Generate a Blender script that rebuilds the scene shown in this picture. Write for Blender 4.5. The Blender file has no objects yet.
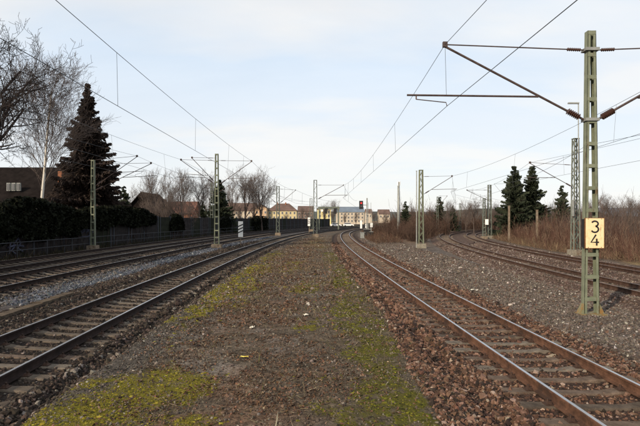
import bpy, math, random
import numpy as np
from mathutils import Vector, Matrix

R = math.radians
random.seed(7)
rng = np.random.default_rng(7)
scene = bpy.context.scene
COL = scene.collection

# ------------------------------------------------------------------ camera, sky, sun
CAM_H, FPX, HOR = 2.57, 490.0, 220.0            # eye above the rail heads, focal length in photo pixels, horizon row
cam_d = bpy.data.cameras.new('camera')
cam = bpy.data.objects.new('camera', cam_d)
COL.objects.link(cam)
cam.location = (0, 0, CAM_H)
cam.rotation_euler = (R(90), 0, 0)
cam_d.sensor_width = 36
cam_d.lens = 36 * FPX / 640
cam_d.shift_y = (HOR - 213) / 640
cam_d.clip_start = 0.1
cam_d.clip_end = 9000
scene.camera = cam

SUN_EL, SUN_AZ = 25.0, 222.0                    # azimuth clockwise from +Y: behind the camera, to the left
world = bpy.data.worlds.new('World')
scene.world = world
world.use_nodes = True
wn, wl = world.node_tree.nodes, world.node_tree.links
wn.clear()
w_out = wn.new('ShaderNodeOutputWorld')
w_bg = wn.new('ShaderNodeBackground')
w_bg.inputs['Strength'].default_value = 0.15
sky = wn.new('ShaderNodeTexSky')
sky.sky_type = 'NISHITA'
sky.sun_disc = False
sky.sun_elevation = R(SUN_EL)
sky.sun_rotation = R(SUN_AZ)
sky.air_density = 1.0
sky.dust_density = 1.0
w_tc = wn.new('ShaderNodeTexCoord')
w_sep = wn.new('ShaderNodeSeparateXYZ')
wl.new(w_tc.outputs['Generated'], w_sep.inputs[0])
# veil of thin high cloud: direction projected on a flat layer
w_zc = wn.new('ShaderNodeMath'); w_zc.operation = 'MAXIMUM'; w_zc.inputs[1].default_value = 0.0
wl.new(w_sep.outputs['Z'], w_zc.inputs[0])
w_za = wn.new('ShaderNodeMath'); w_za.operation = 'ADD'; w_za.inputs[1].default_value = 0.16
wl.new(w_zc.outputs[0], w_za.inputs[0])
w_comb = wn.new('ShaderNodeCombineXYZ')
for i, ax in enumerate('XY'):
    d = wn.new('ShaderNodeMath'); d.operation = 'DIVIDE'
    wl.new(w_sep.outputs[ax], d.inputs[0]); wl.new(w_za.outputs[0], d.inputs[1])
    wl.new(d.outputs[0], w_comb.inputs[i])
w_map = wn.new('ShaderNodeMapping')
w_map.inputs['Rotation'].default_value = (0, 0, R(25))
w_map.inputs['Scale'].default_value = (0.55, 1.0, 1.0)
wl.new(w_comb.outputs[0], w_map.inputs[0])
w_n = wn.new('ShaderNodeTexNoise')
w_n.inputs['Scale'].default_value = 1.15
w_n.inputs['Detail'].default_value = 6
w_n.inputs['Roughness'].default_value = 0.55
w_n.inputs['Distortion'].default_value = 0.35
wl.new(w_map.outputs[0], w_n.inputs['Vector'])
w_r = wn.new('ShaderNodeMapRange')
w_r.inputs['From Min'].default_value = 0.3
w_r.inputs['From Max'].default_value = 0.72
w_r.inputs['To Min'].default_value = 0.78
w_r.inputs['To Max'].default_value = 1.0
wl.new(w_n.outputs['Fac'], w_r.inputs['Value'])
w_mix = wn.new('ShaderNodeMix'); w_mix.data_type = 'RGBA'
wl.new(w_r.outputs[0], w_mix.inputs['Factor'])
wl.new(sky.outputs[0], w_mix.inputs['A'])
w_n2 = wn.new('ShaderNodeTexNoise'); w_n2.inputs['Scale'].default_value = .8; w_n2.inputs['Detail'].default_value = 5
wl.new(w_map.outputs[0], w_n2.inputs['Vector'])
w_r2 = wn.new('ShaderNodeMapRange'); w_r2.inputs['From Min'].default_value = .36; w_r2.inputs['From Max'].default_value = .55
wl.new(w_n2.outputs['Fac'], w_r2.inputs['Value'])
w_low = wn.new('ShaderNodeMapRange'); w_low.inputs['From Min'].default_value = .42; w_low.inputs['From Max'].default_value = .02   # the veil thickens towards the horizon
wl.new(w_sep.outputs['Z'], w_low.inputs['Value'])
w_max = wn.new('ShaderNodeMath'); w_max.operation = 'MAXIMUM'; wl.new(w_r2.outputs[0], w_max.inputs[0]); wl.new(w_low.outputs[0], w_max.inputs[1])
w_veil = wn.new('ShaderNodeMix'); w_veil.data_type = 'RGBA'
w_veil.inputs['A'].default_value = (4.75, 5.75, 6.9, 1); w_veil.inputs['B'].default_value = (6.5, 6.5, 6.45, 1)
wl.new(w_max.outputs[0], w_veil.inputs['Factor']); wl.new(w_veil.outputs['Result'], w_mix.inputs['B'])
wl.new(w_mix.outputs['Result'], w_bg.inputs['Color'])
wl.new(w_bg.outputs[0], w_out.inputs['Surface'])

sun_d = bpy.data.lights.new('sun', 'SUN')
sun_d.energy = 5.0
sun_d.angle = R(1.2)
sun_d.color = (1.0, 0.84, 0.63)
sun = bpy.data.objects.new('sun', sun_d)
COL.objects.link(sun)
sun_vec = Vector((math.sin(R(SUN_AZ)) * math.cos(R(SUN_EL)), math.cos(R(SUN_AZ)) * math.cos(R(SUN_EL)), math.sin(R(SUN_EL))))
sun.rotation_euler = (-sun_vec).to_track_quat('-Z', 'Y').to_euler()
sun.location = sun_vec * 60

scene.view_settings.view_transform = 'Standard'
scene.view_settings.look = 'None'
scene.view_settings.exposure = 0.0
scene.view_settings.gamma = 1.0
scene.render.engine = 'CYCLES'

# ------------------------------------------------------------------ helpers
def P(x, y, D):
    """place seen at photo pixel (x, y), D metres away along the view"""
    return Vector(((x - 320) / FPX * D, D, CAM_H - (y - HOR) / FPX * D))

WL = {}                                          # place of every parent
def tag(o, label=None, cat=None, group=None, kind=None):
    for k, v in (('label', label), ('category', cat), ('group', group), ('kind', kind)):
        if v: o[k] = v
    return o
def empty(name, loc, label, cat, group=None, rz=0.0):
    o = bpy.data.objects.new(name, None)
    o.empty_display_size = 0.2
    COL.objects.link(o)
    o.location = loc; o.rotation_euler[2] = rz
    WL[o] = Vector(loc)
    return tag(o, label, cat, group)

class MB:
    def __init__(s): s.v, s.f, s.m = [], [], []
    def add(s, vs, fs, mi=0):
        o = len(s.v)
        s.v += [tuple(p) for p in vs]
        s.f += [tuple(i + o for i in f) for f in fs]
        s.m += [mi] * len(fs)
        return s
    def box(s, c, d, rz=0.0, mi=0, top=None, M=None):
        hx, hy, hz = d[0] / 2, d[1] / 2, d[2] / 2
        tx, ty = (hx, hy) if top is None else (top[0] / 2, top[1] / 2)
        vs = [(-hx, -hy, -hz), (hx, -hy, -hz), (hx, hy, -hz), (-hx, hy, -hz), (-tx, -ty, hz), (tx, -ty, hz), (tx, ty, hz), (-tx, ty, hz)]
        if M is None: M = Matrix.Rotation(rz, 3, 'Z')
        c = Vector(c)
        return s.add([c + M @ Vector(v) for v in vs], [(3, 2, 1, 0), (4, 5, 6, 7), (0, 1, 5, 4), (1, 2, 6, 5), (2, 3, 7, 6), (3, 0, 4, 7)], mi)
    def beam(s, a, b, w, h, up=(0, 0, 1), mi=0):
        a, b = Vector(a), Vector(b)
        d = (b - a); L = d.length; d.normalize()
        x = d.cross(Vector(up))
        if x.length < 1e-4: x = d.cross(Vector((0, 1, 0)))
        x.normalize(); z = x.cross(d)
        M = Matrix((x, d, z)).transposed()
        return s.box((a + b) / 2, (w, L, h), M=M, mi=mi)
    def tube(s, pts, rad, n=8, cap=True, mi=0):
        pts = [Vector(p) for p in pts]
        if not hasattr(rad, '__len__'): rad = [rad] * len(pts)
        o = len(s.v)
        ref = None
        for i, p in enumerate(pts):
            t = (pts[min(i + 1, len(pts) - 1)] - pts[max(i - 1, 0)])
            if t.length < 1e-9: t = Vector((0, 0, 1))
            t.normalize()
            if ref is None:
                ref = Vector((0, 0, 1)) if abs(t.z) < .9 else Vector((1, 0, 0))
            u = t.cross(ref).normalized(); w = u.cross(t).normalized(); ref = w
            for k in range(n):
                a = 2 * math.pi * k / n
                q = p + (u * math.cos(a) + w * math.sin(a)) * rad[i]
                s.v.append(tuple(q))
        m = len(pts)
        for i in range(m - 1):
            for k in range(n):
                k2 = (k + 1) % n
                s.f.append((o + i * n + k, o + i * n + k2, o + (i + 1) * n + k2, o + (i + 1) * n + k)); s.m.append(mi)
        if cap:
            s.f.append(tuple(o + k for k in range(n))[::-1]); s.m.append(mi)
            s.f.append(tuple(o + (m - 1) * n + k for k in range(n))); s.m.append(mi)
        return s
    def mesh(s, name, mats, smooth=False):
        me = bpy.data.meshes.new(name)
        me.from_pydata(s.v, [], s.f)
        for m in (mats if isinstance(mats, (list, tuple)) else [mats]): me.materials.append(m)
        if any(s.m): me.polygons.foreach_set('material_index', s.m)
        if smooth: me.polygons.foreach_set('use_smooth', [True] * len(s.f))
        me.update()
        return me
    def build(s, name, mats, parent=None, smooth=False, local=False):
        off = Vector((0, 0, 0)) if (parent is None or local) else WL[parent]
        if not local and parent is not None:
            s.v = [(a - off.x, b - off.y, c - off.z) for a, b, c in s.v]
        me = s.mesh(name, mats, smooth)
        o = bpy.data.objects.new(name, me)
        COL.objects.link(o)
        o.parent = parent
        WL[o] = off
        return o
def share(me, name, parent, loc=(0, 0, 0), rot=(0, 0, 0), scale=None):
    o = bpy.data.objects.new(name, me)
    COL.objects.link(o)
    o.parent = parent; o.location = loc; o.rotation_euler = rot
    if scale: o.scale = scale
    return o

# ---- value noise
def _hash(ix, iy, seed):
    h = (ix.astype(np.int64) * 374761393 + iy.astype(np.int64) * 668265263 + seed * 974711) & 0xffffffff
    h = ((h ^ (h >> 13)) * 1274126177) & 0xffffffff
    return ((h ^ (h >> 16)) & 0xffff) / 65535.0
def vnoise(x, y, sc, seed=0, octv=3):
    x = np.asarray(x, float) / sc; y = np.asarray(y, float) / sc
    tot = np.zeros_like(x); amp, norm = 1.0, 0.0
    for o in range(octv):
        ix, iy = np.floor(x), np.floor(y)
        fx, fy = x - ix, y - iy
        fx = fx * fx * (3 - 2 * fx); fy = fy * fy * (3 - 2 * fy)
        a, b = _hash(ix, iy, seed + o), _hash(ix + 1, iy, seed + o)
        c, d = _hash(ix, iy + 1, seed + o), _hash(ix + 1, iy + 1, seed + o)
        tot += amp * ((a * (1 - fx) + b * fx) * (1 - fy) + (c * (1 - fx) + d * fx) * fy)
        norm += amp; amp *= .5; x = x * 2.03 + 11.3; y = y * 2.03 + 5.7
    return tot / norm
def sstep(a, b, x): 
    t = np.clip((x - a) / (b - a), 0, 1); return t * t * (3 - 2 * t)

# ---- materials
def mat(name, col, rough=.8, metal=0.0, var=.25, scale=3.0, bump=0.0, bscale=None, col2=None, spec=.3, detail=5, thr=(.35, .65), emit=0.0, spots=None):
    m = bpy.data.materials.new(name); m.use_nodes = True
    n, l = m.node_tree.nodes, m.node_tree.links
    b = n['Principled BSDF']
    b.inputs['Roughness'].default_value = rough
    b.inputs['Metallic'].default_value = metal
    b.inputs['Specular IOR Level'].default_value = spec
    tc = n.new('ShaderNodeTexCoord')
    nz = n.new('ShaderNodeTexNoise')
    nz.inputs['Scale'].default_value = scale; nz.inputs['Detail'].default_value = detail; nz.inputs['Roughness'].default_value = .62
    l.new(tc.outputs['Object'], nz.inputs['Vector'])
    rp = n.new('ShaderNodeMapRange')
    rp.inputs['From Min'].default_value, rp.inputs['From Max'].default_value = thr
    l.new(nz.outputs['Fac'], rp.inputs['Value'])
    mx = n.new('ShaderNodeMix'); mx.data_type = 'RGBA'
    l.new(rp.outputs[0], mx.inputs['Factor'])
    c2 = col2 or tuple(c * (1 + var) for c in col)
    c1 = col if col2 else tuple(c * (1 - var) for c in col)
    mx.inputs['A'].default_value = (*c1, 1); mx.inputs['B'].default_value = (*c2, 1)
    res = mx.outputs['Result']
    if spots:                                     # flaking, rust and dirt patches: colour, noise scale, threshold, stretch
        mp = n.new('ShaderNodeMapping'); mp.inputs['Scale'].default_value = spots[3]; l.new(tc.outputs['Object'], mp.inputs[0])
        n3 = n.new('ShaderNodeTexNoise'); n3.inputs['Scale'].default_value = spots[1]; n3.inputs['Detail'].default_value = 7; n3.inputs['Roughness'].default_value = .7
        l.new(mp.outputs[0], n3.inputs['Vector'])
        r3 = n.new('ShaderNodeMapRange'); r3.inputs['From Min'].default_value = spots[2]; r3.inputs['From Max'].default_value = spots[2] + .1; l.new(n3.outputs['Fac'], r3.inputs['Value'])
        m3 = n.new('ShaderNodeMix'); m3.data_type = 'RGBA'; l.new(r3.outputs[0], m3.inputs['Factor']); l.new(res, m3.inputs['A']); m3.inputs['B'].default_value = (*spots[0], 1)
        res = m3.outputs['Result']
    l.new(res, b.inputs['Base Color'])
    if emit:
        b.inputs['Emission Color'].default_value = (*col, 1); b.inputs['Emission Strength'].default_value = emit
    if bump:
        n2 = n.new('ShaderNodeTexNoise'); n2.inputs['Scale'].default_value = bscale or scale * 6; n2.inputs['Detail'].default_value = 4
        l.new(tc.outputs['Object'], n2.inputs['Vector'])
        bp = n.new('ShaderNodeBump'); bp.inputs['Strength'].default_value = bump; bp.inputs['Distance'].default_value = .02
        l.new(n2.outputs['Fac'], bp.inputs['Height']); l.new(bp.outputs[0], b.inputs['Normal'])
    return m
M = {}
M['steel_top'] = mat('polished_rail_head', (.50, .49, .49), .38, 1.0, var=.12, scale=4)
M['steel_dull'] = mat('dull_rail_head', (.20, .155, .13), .5, .5, var=.2, scale=4)
M['rust'] = mat('rusty_rail_side', (.092, .047, .030), .85, 0, var=.35, scale=5, bump=.3, spec=.15, spots=((.045, .026, .019), 1.5, .5, (1, 1, 1)))
M['rust_old'] = mat('old_brown_rail_side', (.060, .035, .026), .85, 0, var=.35, scale=5, bump=.3, spec=.1)
M['rust_dark'] = mat('dark_rail_side', (.022, .014, .012), .85, 0, var=.35, scale=5, bump=.3, spec=.15)
M['sleeper'] = mat('weathered_concrete_sleeper', (.062, .050, .040), .92, 0, scale=6, bump=.5, bscale=60, col2=(.125, .10, .078), spec=.1)
M['sleeper_rusty'] = mat('rust_stained_sleeper', (.070, .050, .038), .92, 0, scale=6, bump=.5, bscale=60, col2=(.135, .10, .077), spec=.1)
M['clip'] = mat('rusty_fastening', (.05, .028, .02), .8, .2, var=.4, scale=20)
M['green'] = mat('green_mast_paint', (.125, .142, .098), .62, 0, scale=3.5, col2=(.18, .195, .14), bump=.15, bscale=40, spec=.3, spots=((.10, .06, .028), 2.6, .58, (2.5, 2.5, .6)))
M['green_rust'] = mat('rusted_mast_paint', (.15, .15, .09), .75, 0, scale=5, col2=(.2, .115, .04), bump=.3, bscale=40, thr=(.42, .6))
M['galv'] = mat('galvanised_steel', (.24, .25, .24), .6, .2, var=.2, scale=4)
M['grey_green'] = mat('grey_green_mast', (.115, .13, .11), .65, 0, var=.2, scale=3)
M['tube'] = mat('dull_bracket_tube', (.085, .06, .055), .55, .4, var=.3, scale=6)
M['insul'] = mat('brown_porcelain', (.05, .025, .02), .25, 0, var=.2, scale=10, spec=.5)
M['wire'] = mat('oxidised_copper_wire', (.06, .065, .07), .5, .5, var=.2, scale=2)
M['concrete'] = mat('old_concrete', (.20, .18, .145), .93, 0, var=.3, scale=5, bump=.5, bscale=40, spec=.1)
M['concrete_dirty'] = mat('stained_foundation', (.12, .085, .055), .93, 0, scale=5, col2=(.23, .19, .15), bump=.5, bscale=40, spec=.1)
M['trough'] = mat('dirty_trough_lid', (.05, .038, .028), .93, 0, scale=5, col2=(.11, .085, .062), bump=.5, bscale=40, spec=.1)
M['sign'] = mat('cream_sign_face', (.62, .44, .22), .6, 0, scale=7, col2=(.76, .60, .36), thr=(.28, .5), spec=.3, spots=((.32, .19, .09), 3.0, .60, (3, 3, .7)))
M['signrim'] = mat('rusty_sign_rim', (.16, .07, .025), .8, 0, var=.4, scale=20)
M['black'] = mat('black_paint', (.018, .017, .018), .55, 0, var=.2, scale=8)
M['white'] = mat('white_board', (.78, .78, .76), .5, 0, var=.04, scale=5)
M['panel'] = mat('dark_barrier_panel', (.009, .0075, .0075), .85, 0, scale=2.2, col2=(.024, .020, .020), bump=.4, bscale=14, spec=.15, spots=((.034, .032, .036), 1.2, .56, (1, 1, .5)))
M['ppost'] = mat('grey_barrier_post', (.04, .045, .058), .7, .1, var=.3, scale=2)
M['rail_grey'] = mat('grey_handrail', (.036, .038, .044), .7, .2, var=.2, scale=3)
M['bark'] = mat('grey_brown_bark', (.085, .066, .058), .95, 0, var=.4, scale=5, bump=.6, bscale=20, spec=.05)
M['bark_dark'] = mat('dark_bark', (.045, .035, .033), .95, 0, var=.35, scale=5, spec=.05)
M['birch'] = mat('white_birch_bark', (.06, .05, .045), .85, 0, scale=2.5, col2=(.55, .52, .47), thr=(.32, .46), spec=.1)
M['twig'] = mat('bare_twigs', (.125, .10, .09), .95, 0, var=.3, scale=.6, spec=.05)
M['twig_dark'] = mat('dark_twigs', (.055, .045, .042), .95, 0, var=.3, scale=.6, spec=.05)
M['twig_red'] = mat('reddish_twigs', (.060, .033, .026), .95, 0, scale=.45, col2=(.17, .095, .072), spec=.05)
M['twig_brown'] = mat('brown_twigs', (.062, .038, .031), .95, 0, scale=.7, col2=(.135, .09, .068), spec=.05)
M['twig_grey'] = mat('grey_brown_twigs', (.070, .052, .046), .95, 0, scale=.4, col2=(.15, .112, .095), spec=.05)
M['needle'] = mat('spruce_needles', (.017, .013, .012), .9, 0, scale=.9, col2=(.060, .044, .037), spec=.1)
M['needle_g'] = mat('dark_green_needles', (.012, .017, .011), .9, 0, scale=.9, col2=(.046, .055, .034), spec=.1)
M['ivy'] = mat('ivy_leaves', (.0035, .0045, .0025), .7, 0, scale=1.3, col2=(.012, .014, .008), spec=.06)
M['dry'] = mat('dry_grass', (.24, .17, .12), .95, 0, var=.35, scale=3, spec=.05)
M['roof_dark'] = mat('dark_roof_tiles', (.012, .0095, .009), .95, 0, var=.3, scale=1.5, bump=.4, bscale=8, spec=.03)
M['roof_red'] = mat('red_brown_roof', (.11, .070, .058), .85, 0, var=.25, scale=.3)
M['roof_orange'] = mat('orange_roof', (.15, .065, .045), .85, 0, var=.2, scale=1)
M['roof_blue'] = mat('slate_roof', (.13, .16, .2), .8, 0, var=.15, scale=.3)
M['yellow'] = mat('yellow_plaster', (.52, .43, .25), .9, 0, var=.1, scale=.3)
M['lemon'] = mat('lemon_plaster', (.74, .62, .30), .9, 0, var=.08, scale=.3)
M['beige'] = mat('beige_plaster', (.47, .40, .32), .9, 0, var=.1, scale=.3)
M['orange'] = mat('apricot_plaster', (.46, .32, .21), .9, 0, var=.1, scale=.3)
M['brownwall'] = mat('brown_wall', (.24, .16, .13), .9, 0, var=.15, scale=.4)
M['darkwall'] = mat('dark_house_wall', (.09, .075, .07), .9, 0, var=.2, scale=.6)
M['brick'] = mat('orange_brick', (.22, .09, .05), .9, 0, var=.25, scale=6)
M['pane'] = mat('window_pane', (.09, .09, .095), .15, 0, var=.2, scale=.7, spec=.6)
M['frame'] = mat('white_window_frame', (.48, .46, .42), .6, 0, var=.05, scale=2)
M['hill'] = mat('wooded_hill', (.055, .06, .05), .95, 0, var=.3, scale=.01)
M['lamp_red'] = mat('red_signal_lens', (1, .03, .03), .3, 0, var=0, emit=1.1)
M['carpaint'] = mat('white_car_paint', (.75, .75, .76), .25, 0, var=.03, scale=2, spec=.5)
M['tyre'] = mat('black_rubber', (.02, .02, .02), .8, 0, var=.2, scale=8)
M['paper'] = mat('white_litter', (.55, .52, .45), .8, 0, var=.2, scale=20)
M['yellow_litter'] = mat('yellow_litter', (.66, .52, .10), .7, 0, var=.15, scale=20)
M['graffiti'] = mat('pale_spray_paint', (.055, .06, .095), .8, 0, var=.4, scale=4)

# ------------------------------------------------------------------ track centre lines (x, y)
def spline(pts, step=.5):
    pts = np.array(pts, float)
    q = [2 * pts[0] - pts[1]] + list(pts) + [2 * pts[-1] - pts[-2]]
    out = []
    for i in range(1, len(q) - 2):
        p0, p1, p2, p3 = q[i - 1], q[i], q[i + 1], q[i + 2]
        d = [max(np.linalg.norm(b - a), 1e-6) ** .5 for a, b in ((p0, p1), (p1, p2), (p2, p3))]
        t0, t1, t2, t3 = 0, d[0], d[0] + d[1], sum(d)
        for t in np.linspace(t1, t2, max(4, int(np.linalg.norm(p2 - p1) / .5)), endpoint=False):
            a1 = (t1 - t) / (t1 - t0) * p0 + (t - t0) / (t1 - t0) * p1
            a2 = (t2 - t) / (t2 - t1) * p1 + (t - t1) / (t2 - t1) * p2
            a3 = (t3 - t) / (t3 - t2) * p2 + (t - t2) / (t3 - t2) * p3
            b1 = (t2 - t) / (t2 - t0) * a1 + (t - t0) / (t2 - t0) * a2
            b2 = (t3 - t) / (t3 - t1) * a2 + (t - t1) / (t3 - t1) * a3
            out.append((t2 - t) / (t2 - t1) * b1 + (t - t1) / (t2 - t1) * b2)
    out.append(pts[-1]); out = np.array(out)
    def resamp(a, st):
        s = np.concatenate([[0], np.cumsum(np.linalg.norm(np.diff(a, axis=0), axis=1))])
        n = int(s[-1] / st)
        u = np.arange(n + 1) * st
        return np.stack([np.interp(u, s, a[:, k]) for k in range(2)], 1)
    a = resamp(out, step)
    k = 25                                        # smooth
    for _ in range(3):
        pad = np.concatenate([a[0] + (a[0] - a[1:k + 1])[::-1], a, a[-1] + (a[-1] - a[-k - 1:-1])[::-1]])
        ker = np.ones(2 * k + 1) / (2 * k + 1)
        a = np.stack([np.convolve(pad[:, j], ker, 'valid') for j in range(2)], 1)
    return resamp(a, step)
def tangents(a):
    t = np.gradient(a, axis=0); return t / np.linalg.norm(t, axis=1)[:, None]
def offset(a, d):
    t = tangents(a); n = np.stack([t[:, 1], -t[:, 0]], 1)     # to the right
    return a + n * d
C4 = spline([(6.6, -40), (4.45, 0), (4.15, 7.65), (3.92, 15.5), (3.6, 25), (3.4, 34), (3.32, 45), (3.4, 58), (3.78, 75), (4.85, 96), (6.3, 111), (9.9, 134), (15.5, 160), (24, 190), (36, 220)])
C3 = spline([(-4.2, -40), (-5.75, 0), (-6.08, 8), (-6.24, 15.7), (-6.4, 25), (-6.42, 35), (-6.25, 45), (-5.85, 57), (-4.95, 73), (-3.6, 87), (-.45, 110), (4.2, 134), (10.4, 160), (19, 190), (31, 220)])
C2 = spline([(-11.0, -40), (-11.9, 0), (-12.35, 17.8), (-12.5, 29), (-12.4, 40), (-12.0, 51), (-11.0, 69), (-10.0, 80), (-7.9, 98), (-6.0, 110), (-1.4, 134), (4.9, 160), (13.6, 190), (25.5, 220)])
C1 = offset(C2, -4.3)
C5 = spline([(13.2, -40), (12.0, 0), (11.95, 17), (12.1, 25.3), (12.5, 32.7), (13.3, 41.9), (14.8, 53.6), (16.5, 64), (19.6, 78.6), (25, 97), (31.5, 111), (39, 122), (52, 136), (70, 150)])
C6 = offset(C5, 4.3)
# (centre line, height of left rail head, height of right rail head)
TRK = {1: (C1, .33, .17), 2: (C2, .31, .17), 3: (C3, .11, .03), 4: (C4, .02, 0.0), 5: (C5, .02, -.06), 6: (C6, .02, -.06)}
YMAX = {1: 190, 2: 190, 3: 190, 4: 190, 5: 140, 6: 140}
def lateral(k, X, Y):
    c = TRK[k][0]; t = tangents(c)
    xc = np.interp(Y, c[:, 1], c[:, 0]); ct = np.interp(Y, c[:, 1], t[:, 1])
    return (X - xc) * ct
def ground_z(X, Y):
    X = np.asarray(X, float); Y = np.asarray(Y, float)
    base = np.where(X < -8.2, -.05, np.where(X < -3.2, -.05 + (X + 8.2) / 5 * -.06, np.where(X < 2, -.11, np.where(X < 6, -.11 - (X - 2) / 4 * .19, -.30))))
    base = base + (vnoise(X, Y, 2.3, 3, 4) - .5) * .10 + (vnoise(X, Y, .45, 9, 2) - .5) * .03
    d6 = lateral(6, X, Y)
    base = base + .5 * sstep(3.5, 12, d6) + 1.2 * sstep(20, 60, d6)
    d4, d5 = lateral(4, X, Y), lateral(5, X, Y)
    base = base + .35 * sstep(3, 5, d4) * sstep(-3, -5, d5) * sstep(50, 75, Y)
    z = base
    for k, (c, zl, zr) in TRK.items():
        d = lateral(k, X, Y)
        dd = np.clip(d, -1.5, 1.5)
        bed = (zl + zr) / 2 - (zl - zr) * dd / 1.5 - .205
        bed = np.where((np.abs(d) < .60), bed - .03, bed)
        bed = bed - np.clip(np.abs(d) - 1.5, 0, None) / 1.7
        w = sstep(1.55, 2.1, np.abs(d))                     # the bed itself is dug clear of the surrounding earth
        zz = bed * (1 - w) + np.maximum(z, bed) * w
        z = np.where(Y < YMAX[k] + 20, zz, z)
    return z

# ------------------------------------------------------------------ ground
GK = .76
def ground_cols(X, Y, Z):
    """surface colours, beds of the leftmost tracks darkened for shade: earth, moss, leaf litter, gravels"""
    n1, n2, n3 = vnoise(X, Y, 1.6, 21, 4), vnoise(X, Y, .5, 31, 4), vnoise(X, Y, 4.5, 41, 3)
    d = {k: lateral(k, X, Y) for k in TRK}
    def C(r, g, b): return np.array([r, g, b])
    shape = X.shape + (3,)
    col = np.ones(shape) * C(.09, .073, .056)
    def mixin(w, c):
        nonlocal col
        col = col * (1 - w[..., None]) + c * w[..., None]
    e4 = 1.95 + .6 * np.clip((14 - Y) / 8, 0, 1)
    mid = sstep(1.75, 2.1, d[3] + (n1 - .5) * .4) * sstep(0, -.4, d[4] + e4 + (n1 - .5) * .4)
    right = sstep(1.9, 2.6, d[4] + (n1 - .5))
    left = sstep(-2.1, -2.7, d[3])
    mixin(right, C(.13, .105, .088)); mixin(right * sstep(.45, .7, n3), C(.115, .094, .082)); mixin(right * sstep(.6, .75, n2) * .5, C(.22, .195, .178))
    mixin(left, C(.08, .064, .054))
    blue = left * sstep(2.2, 2.7, d[2] + (n1 - .5) * .6) * sstep(-2.5, -3.1, d[3] + (n1 - .5) * .5) * sstep(13, 22, Y + 6 * (n3 - .5))
    mixin(blue, C(.10, .105, .125))
    # far field
    far = sstep(150, 220, Y + np.abs(X) * .4); mixin(far, C(.09, .085, .05))
    bank = sstep(2.6, 4.5, d[6] + n1); mixin(bank, C(.15, .10, .065)); mixin(bank * sstep(.45, .65, n1), C(.22, .16, .085))
    mound = sstep(2.6, 4, d[4] + n1) * sstep(-2.6, -4, d[5] - n1) * sstep(48, 60, Y + 10 * (n3 - .5)); mixin(mound, C(.15, .105, .075))
    # between the tracks: earth with leaf litter, moss strips
    xm = np.interp(Y, C3[:, 1], C3[:, 0]); x4 = np.interp(Y, C4[:, 1], C4[:, 0])
    wdt = np.maximum(x4 - xm - 4.3, .5); u = (X - xm - 2.0) / wdt            # 0 left edge .. 1 right edge
    mixin(mid, C(.105, .082, .060))
    mixin(mid * sstep(.0, .3, u) * sstep(.75, .5, u) * sstep(.42, .6, n2) * .7, C(.155, .092, .060))
    mixin(mid * sstep(.22, .08, u) * .8, C(.085, .076, .068))
    mixin(mid * sstep(.55, .68, n1) * sstep(.5, .62, n2) * .8, C(.155, .135, .115))
    dryp = mid * sstep(46, 54, Y) * sstep(80, 66, Y) * sstep(.35, .5, u) * sstep(.95, .7, u) * sstep(.35, .55, n1); mixin(dryp, C(.3, .23, .1))
    bed3 = sstep(2.1, 1.8, np.abs(d[3])); mixin(bed3, C(.04, .031, .026))
    bed12 = np.maximum(sstep(2.7, 2.2, np.abs(d[1])), sstep(2.6, 2.2, np.abs(d[2]))); mixin(bed12, C(.028, .022, .020))  # bed colour lowered so the shaded left side reads dark
    bed4 = sstep(2.4, 2.0, np.abs(d[4] - .1) + (n1 - .5) * .6) * sstep(140, 60, Y); mixin(bed4, C(.06, .038, .030))
    bed56 = np.maximum(sstep(2.4, 2.0, np.abs(d[5])), sstep(2.4, 2.0, np.abs(d[6]))); mixin(bed56, C(.10, .068, .055))
    # moss, kept apart for the material
    blobs = [(-3.6, 6.6, .85, 1.2, 1.15), (-2.8, 7.5, 1.0, 1.1, 1.15), (-2.1, 7.9, .5, .7, .8), (-3.6, 14.5, .55, 2.2, 1.0), (-3.4, 19, .8, 4, 1.3), (-3.5, 26, .8, 5, 1.15), (-2.7, 16.5, .5, 2.2, .7), (-3.6, 36, .7, 6, .8),
             (1.15, 9.6, .65, 1.6, .9), (1.35, 7.2, .75, 1.5, 1.0), (.6, 6.2, .6, .8, .7), (.9, 14.5, .7, 3.2, .85), (1.1, 23, .7, 5, .85), (-.5, 19.5, .55, 2.2, .7), (-.3, 12.5, .45, 1.0, .6), (-1.6, 6.4, .5, .6, .6), (.9, 36, .8, 7, .7), (-1.7, 28, .6, 4, .7), (0.2, 48, .8, 7, .6)]
    ms = np.zeros_like(X)
    for bx, by, rx, ry, wt in blobs:
        ms = np.maximum(ms, wt * np.exp(-((X - bx) / rx) ** 2 - ((Y - by) / ry) ** 2))
    ms = ms + .22 * sstep(.5, .7, vnoise(X, Y, 1.5, 97, 4))
    ms = mid * np.clip(ms * (.60 + .75 * vnoise(X, Y, .9, 77, 5)), 0, 1) * sstep(75, 40, Y)
    ms = ms * (.55 + .75 * sstep(.30, .62, vnoise(X, Y, .38, 67, 3))); ms = np.clip(ms, 0, 1)
    pale = mid * np.exp(-((X + 2.05) / .55) ** 2 - ((Y - 9.0) / 1.1) ** 2) * sstep(.3, .6, n2); mixin(pale, C(.22, .195, .17))
    green = sstep(.45, .8, u)
    return np.clip(col * GK, 0, 1), ms, green

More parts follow.
